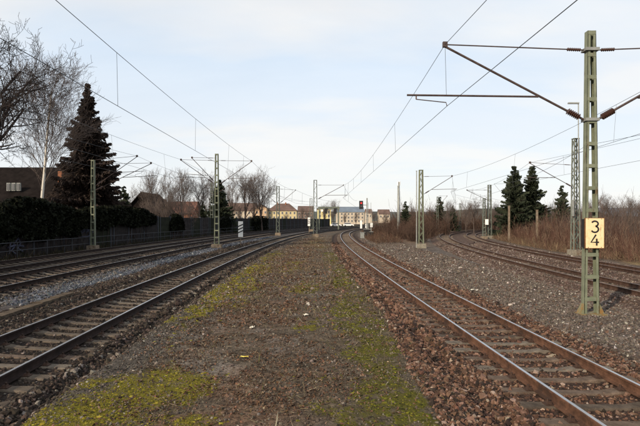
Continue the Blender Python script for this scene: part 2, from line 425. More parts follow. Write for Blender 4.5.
def axis(spans):
    out = []
    for a, b, st in spans:
        out += list(np.arange(a, b - 1e-6, st))
    return np.array(out + [spans[-1][1]])
gx = axis([(-4000, -400, 600), (-400, -80, 40), (-80, -30, 5), (-30, -9, .22), (-9, 10, .065), (10, 30, .22), (30, 90, 4), (90, 450, 40), (450, 4050, 600)])
gy = [-60.0, -40, -25, -15, -8, -3, 0, 2, 3.5]
while gy[-1] < 150: gy.append(gy[-1] * 1.0115)
while gy[-1] < 6000: gy.append(gy[-1] * 1.12)
gy = np.array(gy)
GX, GY = np.meshgrid(gx, gy)
GZ = ground_z(GX, GY)
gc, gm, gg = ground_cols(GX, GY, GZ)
nr, nc = GX.shape
me = bpy.data.meshes.new('ground')
idx = np.arange(nr * nc).reshape(nr, nc)
quads = np.stack([idx[:-1, :-1], idx[:-1, 1:], idx[1:, 1:], idx[1:, :-1]], -1).reshape(-1, 4)
me.vertices.add(nr * nc); me.vertices.foreach_set('co', np.stack([GX, GY, GZ], -1).ravel())
me.loops.add(quads.size); me.loops.foreach_set('vertex_index', quads.ravel())
me.polygons.add(len(quads)); me.polygons.foreach_set('loop_start', np.arange(len(quads)) * 4)
me.polygons.foreach_set('use_smooth', np.ones(len(quads), bool))
me.update(); me.validate()
at = me.attributes.new('soil', 'FLOAT_COLOR', 'POINT')
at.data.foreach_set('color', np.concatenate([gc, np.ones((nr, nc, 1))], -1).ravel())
at = me.attributes.new('moss', 'FLOAT', 'POINT'); at.data.foreach_set('value', gm.ravel())
at = me.attributes.new('mossgreen', 'FLOAT', 'POINT'); at.data.foreach_set('value', gg.ravel())

def ground_mat():
    m = bpy.data.materials.new('trackside_ground'); m.use_nodes = True
    n, l = m.node_tree.nodes, m.node_tree.links
    b = n['Principled BSDF']; b.inputs['Roughness'].default_value = .95; b.inputs['Specular IOR Level'].default_value = .08
    tc = n.new('ShaderNodeTexCoord')
    def attr(nm): a = n.new('ShaderNodeAttribute'); a.attribute_name = nm; return a
    def noise(sc, det=4, rough=.6):
        z = n.new('ShaderNodeTexNoise'); z.inputs['Scale'].default_value = sc; z.inputs['Detail'].default_value = det; z.inputs['Roughness'].default_value = rough
        l.new(tc.outputs['Object'], z.inputs['Vector']); return z
    def rng_(src, a, b_, c, d):
        r = n.new('ShaderNodeMapRange'); r.inputs['From Min'].default_value = a; r.inputs['From Max'].default_value = b_
        r.inputs['To Min'].default_value = c; r.inputs['To Max'].default_value = d; l.new(src, r.inputs['Value']); return r.outputs[0]
    def math_(op, a, b_):
        q = n.new('ShaderNodeMath'); q.operation = op
        for i, s in enumerate((a, b_)):
            if isinstance(s, (int, float)): q.inputs[i].default_value = s
            else: l.new(s, q.inputs[i])
        return q.outputs[0]
    def mix(f, a, b_, mode='MIX'):
        q = n.new('ShaderNodeMix'); q.data_type = 'RGBA'; q.blend_type = mode
        for nm, s in (('Factor', f), ('A', a), ('B', b_)):
            if isinstance(s, (int, float)): q.inputs[nm].default_value = s
            elif isinstance(s, tuple): q.inputs[nm].default_value = (*s, 1)
            else: l.new(s, q.inputs[nm])
        return q.outputs['Result']
    vor = n.new('ShaderNodeTexVoronoi'); vor.inputs['Scale'].default_value = 26; l.new(tc.outputs['Object'], vor.inputs['Vector'])
    vh = n.new('ShaderNodeSeparateColor'); l.new(vor.outputs['Color'], vh.inputs[0])
    vor2 = n.new('ShaderNodeTexVoronoi'); vor2.inputs['Scale'].default_value = 9; l.new(tc.outputs['Object'], vor2.inputs['Vector'])
    vh2 = n.new('ShaderNodeSeparateColor'); l.new(vor2.outputs['Color'], vh2.inputs[0])
    f1 = rng_(vh.outputs[0], 0, 1, .6, 1.45)
    f2 = rng_(vh2.outputs[0], 0, 1, .72, 1.3)
    f3 = rng_(noise(2.2, 6, .65).outputs['Fac'], .3, .7, .75, 1.25)
    f = math_('MULTIPLY', math_('MULTIPLY', f1, f2), f3)
    soil = attr('soil').outputs['Color']
    vm = n.new('ShaderNodeVectorMath'); vm.operation = 'SCALE'; l.new(soil, vm.inputs[0]); l.new(f, vm.inputs['Scale'])
    nm1 = noise(9, 5, .7); nm2 = noise(55, 3, .6)
    th = math_('ADD', attr('moss').outputs['Fac'], math_('ADD', math_('MULTIPLY', math_('SUBTRACT', nm1.outputs['Fac'], .5), 1.3), math_('MULTIPLY', math_('SUBTRACT', nm2.outputs['Fac'], .5), .9)))
    mf = rng_(th, .34, .62, 0, 1)
    mcol = mix(attr('mossgreen').outputs['Fac'], (.165, .142, .016), (.085, .083, .015))
    mcol = mix(rng_(nm2.outputs['Fac'], .35, .65, 0, 1), mcol, (.075, .062, .016))
    l.new(mix(mf, vm.outputs[0], mcol), b.inputs['Base Color'])
    bh = math_('ADD', math_('MULTIPLY', vor.outputs['Distance'], -.6), math_('ADD', math_('MULTIPLY', nm2.outputs['Fac'], .6), math_('MULTIPLY', noise(120, 2).outputs['Fac'], .4)))
    bp = n.new('ShaderNodeBump'); bp.inputs['Strength'].default_value = .9; bp.inputs['Distance'].default_value = .03
    l.new(bh, bp.inputs['Height']); l.new(bp.outputs[0], b.inputs['Normal'])
    return m
me.materials.append(ground_mat())
ground = bpy.data.objects.new('ground', me); COL.objects.link(ground); tag(ground, kind='structure')

# hills behind the town
def hill(name, y0, x0, x1, h, seed):
    mb = MB(); n = 90
    xs = np.linspace(x0, x1, n)
    hh = h * (.55 + .9 * (vnoise(xs, xs * 0 + seed, (x1 - x0) / 6, seed, 4) - .3)) * np.sin(np.pi * np.linspace(0, 1, n)) ** .6
    for i in range(n):
        mb.v += [(xs[i], y0 - 350, -2), (xs[i], y0 - 120, hh[i] * .62), (xs[i], y0, hh[i]), (xs[i], y0 + 300, -2)]
    for i in range(n - 1):
        for k in range(3): mb.f.append((4 * i + k, 4 * (i + 1) + k, 4 * (i + 1) + k + 1, 4 * i + k + 1)); mb.m.append(0)
    o = mb.build(name, M['hill'], smooth=True); tag(o, kind='structure')
hill('hill', 1300, -700, 900, 50, 3)
hill('hill', 1150, 150, 1700, 22, 8)

# ------------------------------------------------------------------ tracks
RAILP = [(-.066, -.172), (.066, -.172), (.066, -.158), (.018, -.145), (.010, -.12), (.010, -.052), (.036, -.036), (.036, -.010), (.026, 0), (-.026, 0), (-.036, -.010), (-.036, -.036), (-.010, -.052), (-.010, -.12), (-.018, -.145), (-.066, -.158)]
def sleeper_mesh(name, m):
    prof = [(-1.3, .115, .02), (-1.28, .13, .0), (-.95, .115, .0), (-.55, .115, .0), (-.32, .10, -.03), (.32, .10, -.03), (.55, .115, .0), (.95, .115, .0), (1.28, .13, .0), (1.3, .115, .02)]
    mb = MB()
    for x, w, dz in prof:
        z = dz if dz <= 0 else -dz
        mb.v += [(x, -w - .03, -.2), (x, -w, z - .02), (x, -w + .02, z), (x, w - .02, z), (x, w, z - .02), (x, w + .03, -.2)]
    k = 6
    for i in range(len(prof) - 1):
        for j in range(5): mb.f.append((i * k + j, i * k + j + 1, (i + 1) * k + j + 1, (i + 1) * k + j)[::-1]); mb.m.append(0)
    mb.f.append(tuple(range(6))); mb.f.append(tuple(range((len(prof) - 1) * k, len(prof) * k))[::-1]); mb.m += [0, 0]
    me = mb.mesh(name, m)
    return me
M['sleeper_pale'] = mat('pale_sleeper', (.085, .070, .056), .92, 0, scale=7, bump=.5, bscale=60, col2=(.155, .13, .105), spec=.1)
M['sleeper_dark'] = mat('oil_stained_sleeper', (.045, .035, .028), .9, 0, scale=5, bump=.5, bscale=60, col2=(.105, .082, .063), spec=.1)
SLP = [sleeper_mesh('sleeper', M[k]) for k in ('sleeper', 'sleeper_rusty', 'sleeper_pale', 'sleeper_dark')]
cb = MB()
cb.box((0, 0, .006), (.36, .13, .02))
for s in (-1, 1):
    cb.box((s * .115, 0, .022), (.09, .11, .05), top=(.06, .07))
    cb.tube([(s * .125, 0, .04), (s * .125, 0, .085)], .018, 6)
CLIP = cb.mesh('rail_clip', M['clip'])
LBL = {1: 'canted railway track nearest the dark noise barrier on the left', 2: 'canted railway track beside the gravel strip, second from the noise barrier',
       3: 'railway track running along the left edge of the mossy strip', 4: 'rusty railed track right of the mossy strip, curving past the red signal',
       5: 'brown railed track just right of the mast with the 3 4 sign', 6: 'rightmost railway track along the reddish thicket'}
for k, (c, zl, zr) in TRK.items():
    a = c[(c[:, 1] > -22) & (c[:, 1] < YMAX[k])]
    t = tangents(a); nrm = np.stack([t[:, 1], -t[:, 0]], 1)
    root = empty('railway_track', (a[0][0], a[0][1], 0), LBL[k], 'railway track', 'railway tracks')
    cant = math.atan2(zl - zr, 1.506)
    for s, zz in ((-1, zl), (1, zr)):
        line = a + nrm * s * .753
        keep = np.unique(np.concatenate([np.arange(0, len(line), 4), [len(line) - 1]]))
        mb = MB(); npf = len(RAILP)
        for i in keep:
            for px, pz in RAILP:
                mb.v.append((line[i][0] + nrm[i][0] * px, line[i][1] + nrm[i][1] * px, zz + pz))
        for i in range(len(keep) - 1):
            for j in range(npf):
                j2 = (j + 1) % npf
                mb.f.append((i * npf + j, i * npf + j2, (i + 1) * npf + j2, (i + 1) * npf + j)[::-1]); mb.m.append(1 if j == 8 else 0)
        mb.f.append(tuple(range(npf))); mb.m.append(0)
        mb.build('rail', [M['rust'] if k == 4 else M['rust_old'] if k > 4 else M['rust_dark'], M['steel_dull'] if k in (5, 6) else M['steel_top']], root)
    # sleepers, each one a part
    s = np.concatenate([[0], np.cumsum(np.linalg.norm(np.diff(a, axis=0), axis=1))])
    n = 0
    for u in np.arange(.3, s[-1], .62):
        x, y = np.interp(u, s, a[:, 0]), np.interp(u, s, a[:, 1])
        if y < 3.5 or y > (100 if k in (3, 4) else 90): continue
        if k in (5, 6) and y < 10: continue
        tx, ty = np.interp(u, s, t[:, 0]), np.interp(u, s, t[:, 1])
        zc = (zl + zr) / 2 - .172
        o = share(SLP[random.choice((1, 1, 1, 2, 3)) if k in (4, 5, 6) else random.choice((0, 0, 2, 3, 1))], 'sleeper', root, (x - WL[root].x, y - WL[root].y, zc + random.uniform(-.012, .006)),
                  (0, cant, math.atan2(ty, tx) - math.pi / 2 + random.uniform(-.012, .012)))
        if (k in (3, 4) and y < 32) or (k in (2,) and y < 28):
            for sx in (-.753, .753): share(CLIP, 'rail_clip', o, (sx, 0, 0))
        n += 1

# ------------------------------------------------------------------ loose stones, leaves, moss, grass (geometry nodes instances)
def tint_mat(name, rough=.92, fine=18):
    m = bpy.data.materials.new(name); m.use_nodes = True
    n, l = m.node_tree.nodes, m.node_tree.links
    b = n['Principled BSDF']; b.inputs['Roughness'].default_value = rough; b.inputs['Specular IOR Level'].default_value = .12
    a = n.new('ShaderNodeAttribute'); a.attribute_type = 'INSTANCER'; a.attribute_name = 'tint'
    tc = n.new('ShaderNodeTexCoord'); z = n.new('ShaderNodeTexNoise'); z.inputs['Scale'].default_value = 1.7; z.inputs['Detail'].default_value = 3
    l.new(tc.outputs['Object'], z.inputs['Vector'])
    r = n.new('ShaderNodeMapRange'); r.inputs['From Min'].default_value = .3; r.inputs['From Max'].default_value = .7; r.inputs['To Min'].default_value = .78; r.inputs['To Max'].default_value = 1.2
    l.new(z.outputs['Fac'], r.inputs['Value'])
    v = n.new('ShaderNodeVectorMath'); v.operation = 'SCALE'; l.new(a.outputs['Color'], v.inputs[0]); l.new(r.outputs[0], v.inputs['Scale'])
    l.new(v.outputs[0], b.inputs['Base Color'])
    return m
M['stone'] = tint_mat('ballast_stone'); M['leaf'] = tint_mat('dead_leaf'); M['mosstuft'] = tint_mat('moss_tuft'); M['blade'] = tint_mat('dry_stem')
def scatter(name, pts, scl, rot, tint, shape, material, label):
    me = bpy.data.meshes.new(name); N = len(pts)
    me.vertices.add(N); me.vertices.foreach_set('co', np.asarray(pts, np.float32).ravel())
    for nm, ty, key, d in (('scl', 'FLOAT_VECTOR', 'vector', scl), ('rot', 'FLOAT_VECTOR', 'vector', rot)):
        me.attributes.new(nm, ty, 'POINT').data.foreach_set(key, np.asarray(d, np.float32).ravel())
    me.attributes.new('tint', 'FLOAT_COLOR', 'POINT').data.foreach_set('color', np.concatenate([tint, np.ones((N, 1))], 1).astype(np.float32).ravel())
    me.materials.append(material)
    o = bpy.data.objects.new(name, me); COL.objects.link(o); tag(o, label, kind='stuff')
    g = bpy.data.node_groups.new(name + '_scatter', 'GeometryNodeTree')
    g.interface.new_socket('Geometry', in_out='INPUT', socket_type='NodeSocketGeometry')
    g.interface.new_socket('Geometry', in_out='OUTPUT', socket_type='NodeSocketGeometry')
    n, l = g.nodes, g.links
    gi, go = n.new('NodeGroupInput'), n.new('NodeGroupOutput')
    join = n.new('GeometryNodeJoinGeometry')
    for k in range(5):
        if shape in ('stone', 'moss'):
            src = n.new('GeometryNodeMeshIcoSphere'); src.inputs['Radius'].default_value = 1; src.inputs['Subdivisions'].default_value = 1 if shape == 'stone' else 2
            amt = .38 if shape == 'stone' else .45
        elif shape == 'leaf':
            src = n.new('GeometryNodeMeshGrid')
            src.inputs['Size X'].default_value = 1.6; src.inputs['Size Y'].default_value = 1.0
            src.inputs['Vertices X'].default_value = 4; src.inputs['Vertices Y'].default_value = 3; amt = .42
        else:
            src = n.new('GeometryNodeMeshCone'); src.inputs['Vertices'].default_value = 3; src.inputs['Radius Bottom'].default_value = .03; src.inputs['Radius Top'].default_value = .008
            src.inputs['Depth'].default_value = 1.0; src.inputs['Side Segments'].default_value = 3; amt = .04
        rv = n.new('FunctionNodeRandomValue'); rv.data_type = 'FLOAT_VECTOR'
        rv.inputs[0].default_value = (-amt,) * 3; rv.inputs[1].default_value = (amt,) * 3; rv.inputs['Seed'].default_value = k * 13 + 5
        sp = n.new('GeometryNodeSetPosition'); l.new(src.outputs['Mesh'], sp.inputs['Geometry']); l.new(rv.outputs[0], sp.inputs['Offset'])
        sm = n.new('GeometryNodeSetMaterial'); sm.inputs['Material'].default_value = material; l.new(sp.outputs[0], sm.inputs['Geometry'])
        ss = n.new('GeometryNodeSetShadeSmooth'); ss.inputs['Shade Smooth'].default_value = (shape == 'moss'); l.new(sm.outputs[0], ss.inputs['Geometry'])
        gt = n.new('GeometryNodeGeometryToInstance'); l.new(ss.outputs[0], gt.inputs[0]); l.new(gt.outputs[0], join.inputs[0])
    ip = n.new('GeometryNodeInstanceOnPoints'); ip.inputs['Pick Instance'].default_value = True
    def na(nm):
        a = n.new('GeometryNodeInputNamedAttribute'); a.data_type = 'FLOAT_VECTOR'; a.inputs['Name'].default_value = nm; return a.outputs['Attribute']
    er = n.new('FunctionNodeEulerToRotation'); l.new(na('rot'), er.inputs[0])
    ri = n.new('FunctionNodeRandomValue'); ri.data_type = 'INT'; ri.inputs[4].default_value = 0; ri.inputs[5].default_value = 4
    l.new(gi.outputs[0], ip.inputs['Points']); l.new(join.outputs[0], ip.inputs['Instance']); l.new(ri.outputs[2], ip.inputs['Instance Index'])
    l.new(er.outputs[0], ip.inputs['Rotation']); l.new(na('scl'), ip.inputs['Scale'])
    l.new(ip.outputs[0], go.inputs[0])
    md = o.modifiers.new('scatter', 'NODES'); md.node_group = g
    return o
def strip_points(k, d0, d1, y0, y1, dens, yfall=None):
    """random points between two lateral distances from track k, thinning with distance"""
    c = TRK[k][0]; L = y1 - y0; n = int((d1 - d0) * L * dens)
    y = y0 + L * rng.random(n); d = d0 + (d1 - d0) * rng.random(n)
    if yfall: 
        keep = rng.random(n) < np.clip(yfall / y, 0, 1) ** 1.6; y, d = y[keep], d[keep]
    t = tangents(c); ct = np.interp(y, c[:, 1], t[:, 1])
    x = np.interp(y, c[:, 1], c[:, 0]) + d / ct
    vis = np.abs(x) < y * .70 + .6
    return x[vis], y[vis], d[vis]
def palette(n, cols, w, jit=.22):
    cols = np.array(cols); i = rng.choice(len(cols), n, p=np.array(w) / sum(w))
    return np.clip(GK * cols[i] * (1 + (rng.random((n, 1)) - .5) * 2 * jit) * (1 + (rng.random((n, 3)) - .5) * .12), 0, 1)
def stones(name, k, d0, d1, y0, y1, dens, size, cols, w, label, yfall, sink=.25, avoid_rails=True, msk=None):
    x, y, d = strip_points(k, d0, d1, y0, y1, dens, yfall)
    if avoid_rails:
        bad = (np.abs(np.abs(d) - .753) < .075); keep = ~bad
        x, y, d = x[keep], y[keep], d[keep]
    if msk is not None:
        keep = msk(x, y, d); x, y, d = x[keep], y[keep], d[keep]
    n = len(x)
    s = size * np.exp(rng.normal(0, .30, n)) * np.clip(y / (yfall or 1e9), 1, 2.2) ** .75
    z = ground_z(x, y) + s * (rng.random(n) * .6 - sink)
    sc = s[:, None] * (1 + (rng.random((n, 3)) - .5) * .7) * np.array([1.1, 1, .78])
    scatter(name, np.stack([x, y, z], 1), sc, rng.random((n, 3)) * 6.28, palette(n, cols, w), 'stone', M['stone'], label)
    return n
RED = [(.140, .077, .052), (.088, .050, .036), (.20, .124, .091), (.036, .026, .022), (.29, .22, .175)]
off_sleeper = lambda x, y, d: np.ones(len(x), bool)
stones('ballast', 4, -1.5, 2.2, 4.2, 60, 620, .025, RED, [4, 4, 3, 3, .8], 'loose reddish brown ballast stones around the rusty track on the right', 9, sink=.55,
       msk=lambda x, y, d: (np.abs(d) > 1.32) | (rng.random(len(d)) < .60))
stones('ballast', 4, -2.75, -1.3, 4.2, 60, 720, .027, RED, [4, 4, 3, 4, .7], 'reddish ballast shoulder between moss and rusty track', 9, sink=.2, avoid_rails=False,
       msk=lambda x, y, d: d > -(2.18 + .6 * np.clip((14 - y) / 8, 0, 1) + .25 * (vnoise(x, y, .7, 5, 2) - .5)))
BRN = [(.062, .046, .037), (.042, .032, .027), (.092, .071, .058), (.022, .018, .016), (.21, .185, .16)]
stones('ballast', 3, -2.3, 1.4, 5.5, 60, 480, .026, BRN, [4, 4, 3, 3, .6], 'dark brown ballast stones around the track left of the moss', 11, sink=.55,
       msk=lambda x, y, d: (np.abs(d) > 1.32) | (rng.random(len(d)) < .60))
stones('ballast', 3, 1.28, 1.95, 5.5, 55, 480, .031, BRN, [4, 4, 3, 3, 1.0], 'dark ballast shoulder between moss and the left hand track', 11, sink=.15, avoid_rails=False)
GRV = [(.140, .114, .096), (.095, .076, .064), (.185, .155, .132), (.06, .046, .039), (.42, .38, .34), (.125, .073, .053)]
stones('gravel', 4, 2.0, 6.6, 9, 75, 300, .023, GRV, [4, 4, 3, 2, .5, 1], 'light grey gravel around the mast with the 3 4 sign', 15, sink=.35, avoid_rails=False)
stones('ballast', 5, -2.4, 6.6, 14, 60, 170, .033, [(.14, .10, .083), (.095, .065, .054), (.19, .15, .13), (.065, .045, .038), (.36, .32, .29)], [4, 4, 3, 2, .4], 'brown grey ballast stones around the two tracks at the right', 22, sink=.45, avoid_rails=False,
       msk=lambda x, y, d: (np.abs(np.abs(d) - .753) > .09) & (np.abs(np.abs(d - 4.3) - .753) > .09))
BLU = [(.105, .115, .14), (.07, .077, .095), (.16, .17, .19), (.045, .048, .058), (.27, .27, .29)]
GRY = [(.13, .115, .105), (.08, .07, .065), (.20, .18, .165), (.05, .042, .04), (.33, .31, .29)]
stones('gravel', 2, 1.5, 3.2, 15, 75, 200, .034, BLU, [4, 4, 3, 2, .6], 'bluish grey gravel strip between the left hand tracks', 26, sink=.3, avoid_rails=False)
stones('gravel', 2, 1.3, 2.6, 13, 30, 240, .032, GRY, [4, 4, 3, 2, .8], 'pale grey gravel beside the second track from the noise barrier', 26, sink=.3, avoid_rails=False)
stones('ballast', 2, -1.8, 1.5, 15, 55, 170, .032, [(.034, .027, .024), (.023, .018, .017), (.052, .042, .038), (.016, .013, .013)], [1, 1, 1, 1], 'dark ballast stones around the second track from the noise barrier', 26, sink=.5)  # stone tints lowered too, shade of the left side put into their colour
stones('ballast', 2, 3.1, 4.6, 12, 60, 170, .03, BRN, [4, 4, 4, 2, .8], 'brown ballast stones left of the track beside the moss', 22, sink=.35, avoid_rails=False)

def mid_points(n, y0, y1, cond):
    y = y0 * (y1 / y0) ** rng.random(n)                       # even in the picture
    xl = np.interp(y, C3[:, 1], C3[:, 0]) + 1.9; xr = np.interp(y, C4[:, 1], C4[:, 0]) - 2.05
    u = rng.random(n); x = xl + u * (xr - xl)
    k = cond(x, y, u) & (np.abs(x) < y * .7 + .5)
    return x[k], y[k], u[k]
def moss_at(x, y): return ground_cols(x, y, 0)[1]
# pebbles on the strip
x, y, u = mid_points(30000, 4.3, 85, lambda x, y, u: rng.random(len(x)) < .25 + .75 * sstep(.45, .65, vnoise(x, y, .9, 51, 3)))
n = len(x); s = .010 * np.exp(rng.normal(0, .45, n)) * np.clip(y / 8, 1, 2.2)
scatter('pebbles', np.stack([x, y, ground_z(x, y) + s * .2], 1), s[:, None] * np.array([1.2, 1, .7]), rng.random((n, 3)) * 6.28,
        palette(n, [(.14, .115, .094), (.085, .068, .055), (.20, .17, .145), (.42, .37, .32), (.19, .10, .07)], [5, 4, 2.5, .3, 1.5], .25), 'stone', M['stone'], 'small pebbles on the earth strip between the tracks')
# fine grey grit along the left hand edge of the strip
x, y, u = mid_points(60000, 4.3, 40, lambda x, y, u: (rng.random(len(x)) < sstep(.36, .1, u + .3 * (vnoise(x, y, .8, 53, 3) - .5))) & (moss_at(x, y) < .5))
n = len(x); s = .0085 * np.exp(rng.normal(0, .4, n)) * np.clip(y / 8, 1, 3)
scatter('grit', np.stack([x, y, ground_z(x, y) + s * .1], 1), s[:, None] * np.array([1.2, 1, .7]), rng.random((n, 3)) * 6.28,
        palette(n, [(.10, .086, .075), (.06, .05, .044), (.16, .14, .12), (.03, .026, .024), (.34, .31, .28)], [5, 4, 3, 3, .25], .25), 'stone', M['stone'], 'fine dark grit between the moss and the left hand track')
# dead leaves
x, y, u = mid_points(44000, 4.3, 70, lambda x, y, u: rng.random(len(x)) < (.10 + .9 * sstep(.42, .62, vnoise(x, y, .8, 61, 4))) * sstep(.0, .25, u) * (.25 + .75 * sstep(.95, .55, u)))
n = len(x); s = .021 * np.exp(rng.normal(0, .3, n)) * np.clip(y / 9, 1, 2.4)
scatter('dead_leaves', np.stack([x, y, ground_z(x, y) + .006 + .010 * rng.random(n)], 1), s[:, None] * np.array([1, 1, .8]),
        np.stack([rng.normal(0, .45, n), rng.normal(0, .45, n), rng.random(n) * 6.28], 1),
        palette(n, [(.165, .090, .056), (.10, .060, .042), (.22, .145, .098), (.05, .036, .029), (.30, .225, .16)], [4, 4, 2.5, 3, .6], .25), 'leaf', M['leaf'], 'brown dead leaves lying on the earth strip')
# moss tufts
def moss_at(x, y): return ground_cols(x, y, 0)[1]
x, y, u = mid_points(52000, 4.3, 40, lambda x, y, u: rng.random(len(x)) < sstep(.22, .70, moss_at(x, y) + .8 * (vnoise(x, y, .2, 71, 3) - .5)) * .8)
n = len(x); s = .0125 * np.exp(rng.normal(0, .35, n)) * np.clip(y / 9, 1, 2.2)
gr = sstep(.45, .8, u)[:, None]
mc = palette(n, [(.21, .180, .018), (.14, .122, .016), (.28, .24, .035), (.07, .062, .015)], [4, 4, 2, 2.5], .2) * (1 - gr) + gr * palette(n, [(.125, .122, .015), (.08, .080, .012), (.19, .175, .02), (.045, .045, .010)], [4, 4, 2, 3.5], .2)
scatter('moss', np.stack([x, y, ground_z(x, y) - s * .15], 1), s[:, None] * np.array([1.25, 1.25, .55]), np.stack([x * 0, x * 0, rng.random(n) * 6.28], 1), mc, 'moss', M['mosstuft'], 'yellow green moss cushions on the strip between the tracks')
# dry stems and grass
x, y, u = mid_points(34000, 4.3, 70, lambda x, y, u: rng.random(len(x)) < .08 + .92 * sstep(.42, .62, vnoise(x, y, 1.1, 81, 3)) * sstep(.05, .3, u))
n = len(x); s = .07 * np.exp(rng.normal(0, .4, n)) * np.clip(y / 10, 1, 2)
scatter('dry_grass', np.stack([x, y, ground_z(x, y) + .008], 1), np.stack([s * .8, s * .8, s], 1), np.stack([rng.normal(0, 1.0, n), rng.normal(0, 1.0, n), rng.random(n) * 6.28], 1),
        palette(n, [(.20, .16, .11), (.13, .10, .075), (.30, .25, .18), (.11, .10, .04), (.16, .09, .06)], [4, 4, 2, 2, 2], .2), 'blade', M['blade'], 'thin dry stems and grass on the earth strip')
x, y, d = strip_points(6, 2.6, 5.5, 34, 90, 40)
n = len(x); s = .45 * np.exp(rng.normal(0, .35, n))
scatter('dry_grass', np.stack([x, y, ground_z(x, y) + .1], 1), np.stack([s * .5, s * .5, s], 1), np.stack([rng.normal(0, .45, n), rng.normal(0, .45, n), rng.random(n) * 6.28], 1),
        palette(n, [(.17, .115, .075), (.13, .075, .055), (.23, .17, .11)], [4, 4, 2], .2), 'blade', M['blade'], 'straw coloured grass in front of the reddish thicket')
x, y, d = strip_points(4, 3.0, 6.5, 58, 110, 40)
n = len(x); s = .4 * np.exp(rng.normal(0, .35, n))
scatter('dry_grass', np.stack([x, y, ground_z(x, y) + .1], 1), np.stack([s * .6, s * .6, s], 1), np.stack([rng.normal(0, .5, n), rng.normal(0, .5, n), rng.random(n) * 6.28], 1),
        palette(n, [(.13, .08, .055), (.10, .06, .045), (.2, .15, .11)], [4, 4, 1], .2), 'blade', M['blade'], 'dry grass and weeds below the brown bushes by the red signal')

# ------------------------------------------------------------------ overhead line masts
def insulator(a, b, rt, n=7):
    mb = MB(); a, b = Vector(a), Vector(b); pts, rad = [], []
    for i in range(n * 2 + 1):
        f = i / (n * 2); pts.append(a.lerp(b, f)); rad.append(rt * (1.0 if i % 2 else .5))
    mb.tube(pts, rad, 10); return mb
def batten_mast(x, y, h, wb, wt, depth, nb, m, label, z0=None, group='overhead line masts', gap=1.0, base='plate', detail=True, rz=0.0):
    z0 = float(ground_z(x, y)) if z0 is None else z0
    root = empty('overhead_line_mast', (x, y, z0), label, 'mast', group, rz)
    cw = .085 if wb > .4 else .075
    for s in (-1, 1):
        mb = MB()
        # channel: web outside, two flanges
        b0, t0 = Vector((s * (wb / 2 - cw / 2), 0, 0)), Vector((s * (wt / 2 - cw / 2), 0, h))
        mb.beam(b0 + Vector((s * (cw / 2 - .008), 0, 0)), t0 + Vector((s * (cw / 2 - .008), 0, 0)), .016, depth, up=(0, 1, 0))
        for e in (-1, 1):
            mb.beam(b0 + Vector((0, e * (depth / 2 - .007), 0)), t0 + Vector((0, e * (depth / 2 - .007), 0)), cw, .014, up=(0, 1, 0))
        mb.build('chord', m, root, local=True)
    for i in range(nb):
        z = h - .06 - (h - .5) * i / (nb - 1) * gap if i else h - .06
        f = z / h; w = wb + (wt - wb) * f
        mb = MB()
        hh = .11
        for e in (-1, 1): mb.box((0, e * (depth / 2 + .004), z), (w - .02, .008, hh))
        mb.box((0, 0, z), (w - 2 * cw, depth, .012))
        mb.build('batten', m, root, local=True)
    if base == 'plate':
        mb = MB()
        mb.box((0, 0, -.02), (wb + .34, depth + .28, .05))
        for s in (-1, 1):
            vs = [(s * wb / 2, -depth / 2, 0), (s * (wb / 2 + .15), -depth / 2, 0), (s * wb / 2, -depth / 2, .30)]
            vs += [(p[0], depth / 2, p[2]) for p in vs]
            mb.add(vs, [(0, 1, 2), (3, 5, 4), (0, 3, 4, 1), (1, 4, 5, 2), (2, 5, 3, 0)])
        mb.build('foot_plate', M['green_rust'], root, local=True)
    else:
        MB().box((0, 0, .0), (wb + .45, depth + .5, .9), top=(wb + .38, depth + .42)).build('foundation', M['concrete_dirty'], root, local=True)
    return root
def lattice_mast(x, y, h, wb, wt, nb, m, label, z0=None, group='overhead line masts', base=.5):
    z0 = float(ground_z(x, y)) if z0 is None else z0
    root = empty('overhead_line_mast', (x, y, z0), label, 'mast', group)
    def corner(sx, sy, z):
        w = (wb + (wt - wb) * z / h) / 2; return Vector((sx * w, sy * w, z))
    for sx in (-1, 1):
        for sy in (-1, 1):
            MB().beam(corner(sx, sy, 0), corner(sx, sy, h), .085, .085).build('chord', m, root, local=True)
    zs = np.linspace(base, h - .08, nb + 1)
    for sy in (-1, 1):
        for i in range(nb):
            s = -1 if i % 2 else 1
            MB().beam(corner(s, sy, zs[i]), corner(-s, sy, zs[i + 1]), .075, .03).build('brace', m, root, local=True)
    for sx in (-1, 1):
        mb = MB()
        for i in range(nb):
            s = -1 if i % 2 else 1
            mb.beam(corner(sx, s, zs[i]), corner(sx, -s, zs[i + 1]), .05, .02)
        mb.build('side_brace', m, root, local=True)
    MB().box((0, 0, h), (wt + .12, wt + .12, .05)).build('cap', m, root, local=True)
    MB().box((0, 0, .05), (wb + .5, wb + .5, .8), top=(wb + .4, wb + .4)).build('foundation', M['concrete' if x > 5 else 'concrete_dirty'], root, local=True)
    return root
